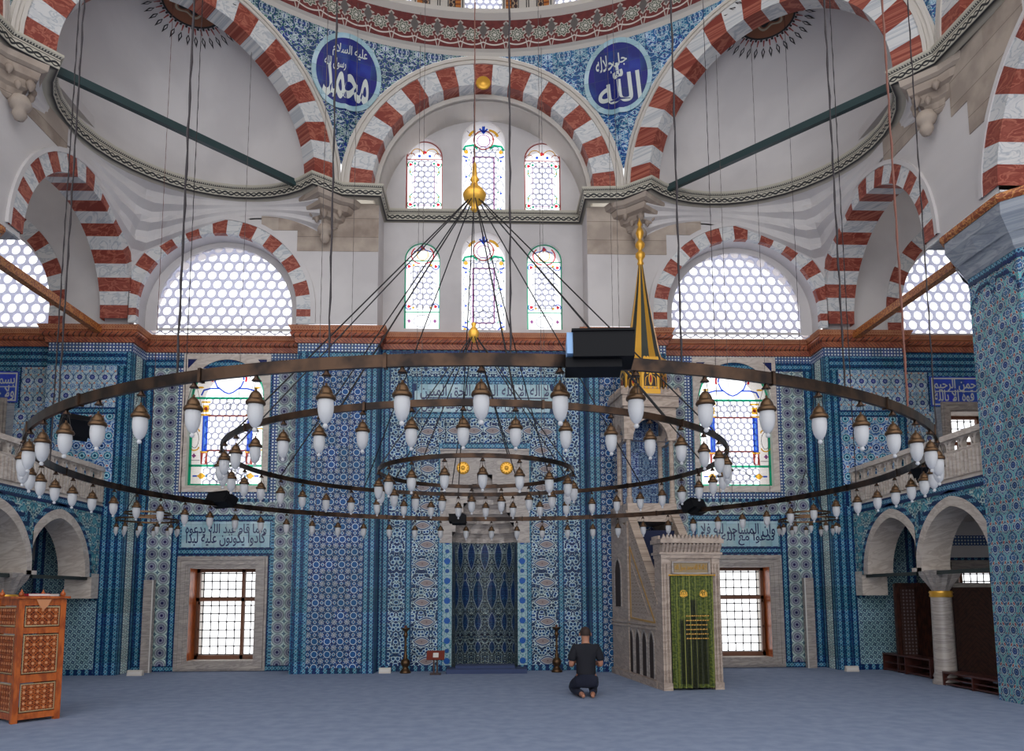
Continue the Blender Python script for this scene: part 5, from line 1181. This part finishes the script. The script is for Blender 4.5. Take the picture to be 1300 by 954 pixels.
# flanks
for s in (-1, 1):
    g = G(); x0, x1 = s*.50, s*.42; xa, xb = min(x0, x1), max(x0, x1); OUT = s*.50
    prof = [(.30, 0), (3.0, 0), (3.0, 3.35), (1.85, 3.02-.18), (.30, 1.38-.18)]
    g.prism([(xa, y, z) for y, z in prof], (xb-xa, 0, 0)); fl = g.build('side_wall', 'marble_pulpit', MB_)
    g = G(); dz = .18
    g.prism([(OUT-s*.10 if s > 0 else OUT, y, z) for y, z in ((.30, 1.20), (1.85, 2.84), (1.85, 3.10), (.30, 1.46))], (.10, 0, 0)); g.prism([(OUT-(.13 if s > 0 else .03), y, z) for y, z in ((.24, 1.42), (1.88, 3.14), (1.88, 3.22), (.24, 1.50))], (.16, 0, 0)); rl = g.build('carved_handrail', 'carved', MB_)
    def rim(y0, z0, y1, z1, wd, m, dd=.012): 
        g2 = G(); d_ = Vector((0, y1-y0, z1-z0)).normalized(); n_ = Vector((0, -d_.z, d_.y))*wd/2; a, b = Vector((OUT, y0, z0)), Vector((OUT, y1, z1)); g2.prism([a-n_, b-n_, b+n_, a+n_], (s*dd, 0, 0)); return g2
    gg = G()
    for y0, z0, y1, z1 in ((.42, 1.10, 1.76, 2.50), (1.76, 2.50, 1.76, 1.15), (1.76, 1.15, .42, 1.10)):
        q = rim(y0, z0, y1, z1, .03, 0); b = len(gg.v); gg.v += q.v; gg.f += [tuple(i+b for i in f) for f in q.f]; gg.m += q.m; gg.uv += q.uv
    gg.build('gilt_triangle_line', 'gold_dull', fl)
    g = G(); g.prism([(OUT, y, z) for y, z in ((.70, 1.22), (1.68, 1.26), (1.68, 2.18))], (s*.010, 0, 0)); g.build('carved_triangle', 'carved', fl)
    g = G()
    for z in (.98, 1.05): g.box((min(OUT, OUT+s*.03), .3, z), (max(OUT, OUT+s*.03), 3.0, z+.04))
    g.box((min(OUT, OUT+s*.04), .3, 0), (max(OUT, OUT+s*.04), 3.0, .12)); g.box((min(OUT, OUT+s*.03), 1.84, .1), (max(OUT, OUT+s*.03), 1.92, 3.0)); g.build('mouldings', 'marble_pulpit', fl)
    fs = Fr((OUT, 0, 0), (0, 1, 0), (s, 0, 0)); g = G()
    for c, w_, z0, z1, e_ in ((.62, .12, .14, .72, .12), (1.00, .12, .14, .72, .12), (1.38, .12, .14, .72, .12), (1.76, .12, .14, .72, .12), (2.55, .20, 1.35, 2.0, .2)):
        g = G(); o2 = Op(c, w_, z0, z1, True, e_); g.prism([fs(u, z, .002) for u, z in o2.outline(8)], fs.N*.004, 0); g.build('niche_shade_sheet', 'niche_shade', fl)  # flat dark sheet on the flank, niche shade painted instead of depth
    pass
    for c, w_, z0, z1 in ((.62, .12, .14, .72), (1.00, .12, .14, .72), (1.38, .12, .14, .72), (1.76, .12, .14, .72), (2.55, .20, 1.35, 2.0)): g = G(); band(g, fs, c, w_, w_+.035, z1, 0, .02, .12, z0=z0); g.build('niche_frame', 'marble', fl)
g = G()
for k in range(11): y = .36+k*.138; g.box((-.42, y, .0 if k < 1 else .10), (.42, y+.16, .20+k*.262))
g.build('carpeted_stairs', 'navy', MB_)
g = G(); g.box((-.5, 1.84, 3.0), (.5, 3.0, 3.36)); g.build('platform', 'marble_pulpit', MB_)
for x in (-.44, .44):
    for y in (1.90, 2.54):
        g = G(); g.lathe([(.07, 3.36), (.07, 3.44), (.048, 3.50), (.045, 4.62), (.055, 4.66), (.075, 4.78), (.08, 4.84)], (x, y, 0), 8, 0, None, PI/8); g.build('slender_column', 'marble_pulpit', MB_)
g = G()
for fr in (Fr((0, 1.84, 0), (1, 0, 0), (0, -1, 0)),):
    o2 = Op(0, .36, 4.6, 4.62, True, .10); wall(g, fr, -.54, .54, 4.62, 5.30, [o2]); wall(g, fr, -.54, .54, 4.62, 5.30, [o2], 0, -.1); reveal(g, fr, o2, 0, -.1, False)
for s in (-1, 1):
    fr = Fr((s*.54, 1.84, 0), (0, 1, 0), (s, 0, 0)); o2 = Op(.38, .28, 4.6, 4.62, True, .10); wall(g, fr, 0, .76, 4.62, 5.30, [o2]); wall(g, fr, 0, .76, 4.62, 5.30, [o2], 0, -.1); reveal(g, fr, o2, 0, -.1, False)
g.box((-.58, 1.78, 5.28), (.58, 2.66, 5.64)); g.box((-.62, 1.74, 5.50), (.62, 2.70, 5.58))
for k in range(14): u = -.60+1.2*k/14; g.prism([(u, 1.75, 5.58), (u+.086, 1.75, 5.58), (u+.043, 1.75, 5.68)], (0, .04, 0))
for s in (-1, 1):
    for k in range(11): v = 1.75+.95*k/11; g.prism([(s*.60, v, 5.58), (s*.60, v+.086, 5.58), (s*.60, v+.043, 5.68)], (-s*.04, 0, 0))
g.build('canopy', 'marble_pulpit', MB_)
g = G(); g.box((-.40, 2.58, 3.36), (.40, 2.61, 5.2)); g.build('tiled_back_panel', 'dense', MB_)
c = (0, 2.2, 0); g = G(); g.lathe([(.50, 5.532), (.50, 5.629), (.47, 5.649), (.47, 6.118), (.52, 6.157), (.52, 6.197), (.30, 6.197)], c, 8, 0, None, PI/8); dr = g.build('gilt_drum', 'gold', MB_)
for k in range(8):
    g = G(); g2 = G()
    a = PI/4*k; nn = Vector((math.cos(a), math.sin(a), 0)); tt = Vector((-nn.y, nn.x, 0)); o = Vector(c)+nn*.436; fr = Fr(o, tt, nn)
    o2 = Op(0, .135, 5.688, 5.884, True, .06); g.poly([fr(u, z, .004) for u, z in o2.outline(8)]); blob(g2, fr, (0, 5.835), .10, .010, 0, 12, .42, 1.35); g3 = G(); blob(g3, fr, (0, 5.835), .06, .014, 0, 12, .42, 1.4); g3.build('red_lozenge', 'red_enamel', dr)
    for s in (-1, 1): blob(g2, fr, (s*.065, 5.962), .030, .010, 0, 10); strip(g2, fr, [(s*.11, 5.698), (s*.10, 5.854), (s*.05, 5.903)], .012, .010)
    for q in range(5): u = -.128+.064*q; blob(g2, Fr(Vector(c)+nn*.485, tt, nn), (u, 6.236), .042, .0, 0, 10, .8, 1.2)
    g.build('dark_panel', 'black_brown', dr); g2.build('gilt_tracery', 'gold', dr)
g = G(); n = 16; prof = [(.42, 6.197), (.34, 6.510), (.24, 7.077), (.13, 7.761), (.045, 8.397)]
for (r0, z0), (r1, z1) in zip(prof, prof[1:]):
    for k in range(n):
        a0, a1 = 2*PI*k/n, 2*PI*(k+1)/n; b0 = 1.0 if k % 2 == 0 else .985
        P = lambda r, a, z: Vector((c[0]+r*math.cos(a), c[1]+r*math.sin(a), z)); g.poly([P(r0, a0, z0), P(r0, a1, z0), P(r1, a1, z1), P(r1, a0, z1)], k % 2)
g.build('spire', ['gold', 'verdigris'], MB_)
g = G(); g.lathe([(.045, 8.368), (.07, 8.407), (.05, 8.466), (.06, 8.505), (.10, 8.563), (.10, 8.622), (.04, 8.681), (.04, 8.720), (.095, 8.779), (.10, 8.837), (.05, 8.906), (.03, 8.935), (.06, 8.994), (.085, 9.072), (.06, 9.160), (.03, 9.209), (.05, 9.268), (.03, 9.326), (.012, 9.365), (.001, 9.424)], c, 16); g.build('finial', 'gold', MB_, True)

# ================================================================== FURNITURE ON THE CARPET
# carved preaching chair at the left edge
K = empty('preaching_chair', (-5.90, 9.98, 0), math.radians(52), label='carved orange-brown wooden preaching chair at the left edge', category='preaching chair')
wq, dq = .50, .60
g = G(); 
for x in (0, wq): 
    for y in (0, dq): g.box((x-.035, y-.035, 0), (x+.035, y+.035, 1.56))
for z0, z1 in ((0.04, .12), (.50, .60), (1.12, 1.20), (1.48, 1.57)):
    g.box((0, -.025, z0), (wq, .025, z1)); g.box((-.025, 0, z0), (.025, dq, z1)); g.box((wq-.025, 0, z0), (wq+.025, dq, z1)); g.box((0, dq-.025, z0), (wq, dq+.025, z1))
g.box((-.07, -.07, 1.57), (wq+.07, dq+.07, 1.60)); g.build('wooden_frame', 'wood', K)
def carved(fr, u0, u1, z0, z1):
    g = G(); g.poly([fr(u0, z0, -.01), fr(u1, z0, -.01), fr(u1, z1, -.01), fr(u0, z1, -.01)], 1); p = .075
    nx, nz = max(2, round((u1-u0)/p)), max(2, round((z1-z0)/p)); px, pz = (u1-u0)/nx, (z1-z0)/nz
    for i in range(nx):
        for j in range(nz):
            cx, cz = u0+(i+.5)*px, z0+(j+.5)*pz; ph = PI/8 if (i+j) % 2 else 0
            for k in range(4): a = PI/4*k+ph; q = .053; strip(g, fr, [(max(u0, min(u1, cx-q*math.cos(a))), max(z0, min(z1, cz-q*math.sin(a)))), (max(u0, min(u1, cx+q*math.cos(a))), max(z0, min(z1, cz+q*math.sin(a))))], .011, .004, 0)
            blob(g, fr, (cx, cz), .018, .008, 2, 8)
    strip(g, fr, [(u0, z0), (u1, z0), (u1, z1), (u0, z1)], .012, .010, 3, True)
    return g.build('carved_panel', ['wood', 'wood_hole', 'wood_pale', 'wood_inlay'], K)
fk = Fr((0, -.026, 0), (1, 0, 0), (0, -1, 0)); fl_ = Fr((-.026, 0, 0), (0, 1, 0), (-1, 0, 0)); fr_ = Fr((wq+.026, 0, 0), (0, 1, 0), (1, 0, 0))
for f, w_ in ((fk, wq), (fl_, dq), (fr_, dq)):
    for z0, z1 in ((.14, .48), (.62, 1.10), (1.22, 1.46)): carved(f, .05, w_-.05, z0, z1)
g = G(); g.poly([(wq/2-.09, -.055, 1.56), (wq/2+.09, -.055, 1.56), (wq/2+.05, -.055, 1.47), (wq/2, -.055, 1.42), (wq/2-.05, -.055, 1.47)]); g.build('front_crest', 'wood_pale', K)
for x in (0, wq):
    for y in (0, dq): g = G(); g.lathe([(.02, 1.60), (.030, 1.61), (.034, 1.63), (.02, 1.655), (.008, 1.67), (.012, 1.68), (.001, 1.69)], (x, y, 0), 12); g.build('turned_knob', 'wood', K, True)
def K_at(x, y, z): return (Matrix.Rotation(math.radians(52), 4, 'Z') @ Vector((x, y, 0))) + Vector((-5.90, 9.98, z))
def book(p, rz, w_, d_, h_, m, label):
    T = empty('book', p, rz, label=label, category='book', group='books on the preaching chair'); g = G(); g.box((-w_/2, -d_/2, 0), (w_/2, d_/2, .004)); g.box((-w_/2, -d_/2, h_-.004), (w_/2, d_/2, h_)); g.box((-w_/2, -d_/2, 0), (-w_/2+.004, d_/2, h_)); g.build('cover', m, T)
    g = G(); g.box((-w_/2+.004, -d_/2+.004, .004), (w_/2-.006, d_/2-.004, h_-.004)); g.build('pages', 'paper', T)
book(K_at(.20, .06, 1.601), .9, .26, .18, .035, 'book_red', 'closed red book on the front of the preaching chair')
book(K_at(.44, .34, 1.601), 1.1, .24, .17, .03, 'paper', 'closed pale book beside the red one on the preaching chair')
# candlesticks
for x, nm in ((-1.60, 'left'), (1.52, 'right')):
    T = empty('candlestick', (x, 15.86, 0), label='tall brass candlestick on the %s of the prayer niche' % nm, category='candlestick', group='brass candlesticks by the prayer niche')
    g = G(); g.lathe([(.11, 0), (.12, .02), (.10, .05), (.07, .09), (.055, .12), (.085, .16), (.10, .21), (.085, .26), (.05, .29), (.035, .32), (.05, .35), (.03, .38), (.022, .50), (.035, .53), (.022, .56), (.022, .70), (.035, .74), (.05, .78), (.035, .80), (.03, .84), (.09, .90), (.10, .92), (.001, .92)], (0, 0, 0), 16); g.build('stem', 'brass', T, True)
    g = G(); g.lathe([(.026, .92), (.026, .97), (.001, .97)], (0, 0, 0), 10); g.build('candle_stub', 'wood_hole', T, True)
T = empty('book_stand', (-.96, 15.55, 0), label='small reddish brown wooden book stand with a white sheet', category='book stand')
g = G(); g.box((-.05, -.05, 0), (-.02, .05, .30)); g.box((.02, -.05, 0), (.05, .05, .30)); g.box((-.11, -.10, 0), (.11, .10, .03)); g.build('legs', 'darkwood', T)
g = G(); R = Matrix.Rotation(math.radians(50), 3, 'X'); q = [R @ Vector(v) for v in ((-.18, -.11, 0), (.18, -.11, 0), (.18, .11, 0), (-.18, .11, 0))]; q = [v+Vector((0, 0, .375)) for v in q]; g.prism(q, R @ Vector((0, 0, .02))); g.build('sloping_top', 'redwood', T)
g = G(); q = [R @ Vector(v)+Vector((0, 0, .375)) for v in ((-.05, -.06, .022), (.06, -.06, .022), (.06, .05, .022), (-.05, .05, .022))]; g.prism(q, R @ Vector((0, 0, .003))); g.build('paper_sheet', 'paper', T)
T = empty('carpeted_step', (.03, 15.6, 0), label='low blue-grey carpeted step at the foot of the prayer niche', category='step')
g = G(); g.box((-.78, 0, 0), (.86, .56, .09)); g.build('step', 'navy_grey', T); g = G(); g.box((-.60, .15, .09), (.62, .58, .15)); g.build('folded_rug', 'navy_grey', T)
for x, y, w_, lb in ((-2.02, 15.9, .24, 'small cream name board on the floor left of the left candlestick'), (-7.02, 15.78, .30, 'small cream box on the floor at the foot of the left slab'), (7.56, 15.55, .26, 'small cream box on the floor at the foot of the right slab')):
    T = empty('floor_box', (x, y, 0), label=lb, category='box', group='small cream boxes along the wall'); g = G(); g.prism([(-w_/2, -.06, 0), (-w_/2, .05, 0), (-w_/2, .03, .11), (-w_/2, -.03, .11)], (w_, 0, 0)); g.build('box_body', 'cream', T); g = G(); g.box((-w_*.4, -.055, .03), (w_*.4, -.047, .08)); g.build('front_plate', 'paper', T)
for s, nm in ((-1, 'left'), (1, 'right')):
    T = empty('stone_slab', (s*7.06, 16.33, 0), label='tall narrow grey stone slab leaning on the tiles at the far %s' % nm, category='slab', group='stone slabs against the tiled wall'); g = G(); g.box((-.10, -.06, 0), (.10, .06, 1.93)); g.build('slab', 'marble', T); g = G(); g.box((.09*-s-.012, -.07, 0), (.09*-s+.012, -.05, 1.93)); g.build('white_edge', 'paper', T)
# timber at the right gallery
T = empty('wood_partition', (8.38, 15.25, 0), label='dark wooden partition behind the farther right arch', category='partition')
g = G(); g.box((0, 0, 0), (1.75, .05, 1.78)); g.build('board', 'darkwood', T); g = G()
for x in (.02, .42, .86, 1.3, 1.68): g.box((x, -.03, 0), (x+.06, 0, 1.78))
g.box((0, -.04, 1.72), (1.75, 0, 1.80)); g.build('stiles', 'darkwood', T); g = G(); g.box((.12, -.012, .35), (.40, -.004, 1.68)); g.build('pierced_panel', 'grid_dark', T)
T = empty('wood_partition', (8.95, 14.3, 0), label='brown herringbone boarded partition right of the right column', category='partition')
g = G(); g.box((0, 0, 0), (1.9, .05, 1.70)); g.build('board', 'herring', T); g = G(); g.box((-.03, -.03, 1.70), (1.93, .08, 1.78)); g.build('pale_top_rail', 'marble_warm', T); g = G(); g.box((-.04, -.03, 0), (.05, .06, 1.72)); g.build('corner_post', 'darkwood', T)
for y0, y1, x, h_, lb in ((14.1, 15.8, 8.35, .36, 'low dark wooden shoe rack under the farther right arch'), (11.5, 13.15, 8.0, .24, 'low dark wooden shoe rack between right column and pillar')):
    T = empty('shoe_rack', (x, y0, 0), label=lb, category='shoe rack', group='shoe racks of the right gallery'); L_2 = y1-y0
    g = G(); g.box((0, 0, h_-.03), (.34, L_2, h_)); g.build('top_board', 'darkwood_red', T)
    g = G(); g.box((.02, 0, h_*.45), (.32, L_2, h_*.45+.02)); g.box((.02, 0, .02), (.32, L_2, .045)); g.build('shelf', 'darkwood_red', T)
    for y in (0, L_2/2, L_2-.03): g = G(); g.box((.0, y, 0), (.34, y+.03, h_-.03)); g.build('upright', 'darkwood_red', T)

# ================================================================== THE KNEELING MAN
def skin_mesh(name, V, Ed, Rd, m, parent, sub=2, root=0, kw=None):
    me = bpy.data.meshes.new(name); me.from_pydata(V, Ed, []); o = bpy.data.objects.new(name+'_tmp', me); COL.objects.link(o)
    mo = o.modifiers.new('s', 'SKIN'); mo.use_smooth_shade = True
    for i, r in enumerate(Rd): me.skin_vertices[0].data[i].radius = r if isinstance(r, tuple) else (r, r); me.skin_vertices[0].data[i].use_root = (i == root)
    ss = o.modifiers.new('b', 'SUBSURF'); ss.levels = sub; ss.render_levels = sub
    bpy.context.view_layer.update(); m2 = bpy.data.meshes.new_from_object(o.evaluated_get(bpy.context.evaluated_depsgraph_get())); bpy.data.objects.remove(o)
    m2.materials.clear(); m2.materials.append(M[m]); m2.polygons.foreach_set('use_smooth', [True]*len(m2.polygons)); r = bpy.data.objects.new(name, m2); COL.objects.link(r); r.parent = parent
    return r
Pn = empty('person', (1.63, 12.0, 0), label='person kneeling on the carpet facing the wall, black t-shirt and dark trousers', category='person')
# pelvis, spine, neck, head ; hips resting on the heels
V = [(0, 0, .27), (0, .02, .40), (0, .03, .56), (0, .01, .70), (0, .02, .79), (0, .035, .86), (0, .045, .95), (0, .05, 1.01)]
Ed = [(i, i+1) for i in range(7)]; Rd = [(.15, .12), (.14, .10), (.15, .105), (.155, .10), (.09, .075), (.055, .058), (.078, .092), (.072, .085)]
for s in (-1, 1):
    b = len(V); V += [(s*.17, .01, .76), (s*.215, -.005, .62), (s*.235, .0, .49), (s*.20, .12, .50), (s*.13, .22, .55), (s*.10, .26, .585)]
    Rd += [.058, .050, .042, .037, .028, (.040, .022)]; Ed += [(3, b), (b, b+1), (b+1, b+2), (b+2, b+3), (b+3, b+4), (b+4, b+5)]
    h = b+5
    for k in range(5):       # four fingers and a thumb of the raised palms
        fx = s*(.10-(k-1.5)*.019) if k < 4 else s*.145; L_3 = (.070, .080, .074, .058, .045)[k]; c0 = len(V)
        if k < 4: V += [(fx, .285, .615), (fx, .30, .615+L_3*.5), (fx, .292, .615+L_3)]
        else: V += [(fx, .275, .60), (fx+s*.015, .285, .625), (fx+s*.012, .29, .645)]
        Rd += [.0095, .0085, .0075]; Ed += [(h, c0), (c0, c0+1), (c0+1, c0+2)]
    b = len(V); V += [(s*.10, .05, .24), (s*.14, .28, .17), (s*.16, .47, .095), (s*.15, .30, .06), (s*.11, .05, .055), (s*.08, -.12, .06), (s*.07, -.22, .035)]
    Rd += [.10, .088, .062, .055, .052, .036, .030]; Ed += [(0, b), (b, b+1), (b+1, b+2), (b+2, b+3), (b+3, b+4), (b+4, b+5), (b+5, b+6)]
skin_mesh('body', V, Ed, Rd, 'skin', Pn)
V = [(0, 0, .28), (0, .02, .40), (0, .03, .56), (0, .01, .70), (0, .02, .80), (0, .03, .835)]; Ed = [(i, i+1) for i in range(5)]; Rd = [(.175, .14), (.165, .125), (.17, .125), (.172, .118), (.10, .085), (.066, .066)]
for s in (-1, 1): b = len(V); V += [(s*.17, .01, .765), (s*.22, -.005, .62), (s*.232, -.002, .545)]; Rd += [.075, .070, .066]; Ed += [(3, b), (b, b+1), (b+1, b+2)]
skin_mesh('black_tshirt', V, Ed, Rd, 'black_cloth', Pn)
V = [(0, 0, .27), (0, .01, .34)]; Ed = [(0, 1)]; Rd = [(.175, .15), (.165, .135)]
for s in (-1, 1): b = len(V); V += [(s*.10, .05, .24), (s*.14, .28, .17), (s*.16, .48, .095), (s*.15, .30, .075), (s*.11, .05, .07), (s*.085, -.08, .065)]; Rd += [.115, .10, .078, .07, .064, .055]; Ed += [(0, b), (b, b+1), (b+1, b+2), (b+2, b+3), (b+3, b+4), (b+4, b+5)]
skin_mesh('dark_trousers', V, Ed, Rd, 'navy_cloth', Pn)
g = G(); rows = []
for i in range(9):
    el = -.35+(PI/2+.35)*i/8; rows.append([Vector((.086*math.cos(el)*math.cos(2*PI*k/20), .045+.100*math.cos(el)*math.sin(2*PI*k/20)-(.012 if math.sin(2*PI*k/20) > .3 else 0), .985+.105*math.sin(el)+(.03 if math.sin(2*PI*k/20) > .2 and i < 3 else 0))) for k in range(20)])
g.grid(rows, 0, True); g.build('short_hair', 'hair', Pn, True)
g = G()
for s in (-1, 1): g.lathe([(.001, -.012), (.018, -.008), (.022, 0), (.016, .008), (.001, .008)], (s*.088, .045, .965), 10, 0, Matrix.Rotation(PI/2, 3, 'Y') @ Matrix.Scale(1.4, 3, (1, 0, 0)))
g.prism([(-.012, .135, .95), (.012, .135, .95), (0, .132, .985)], (0, .022, -.006)); g.build('ears_and_nose', 'skin', Pn, True)
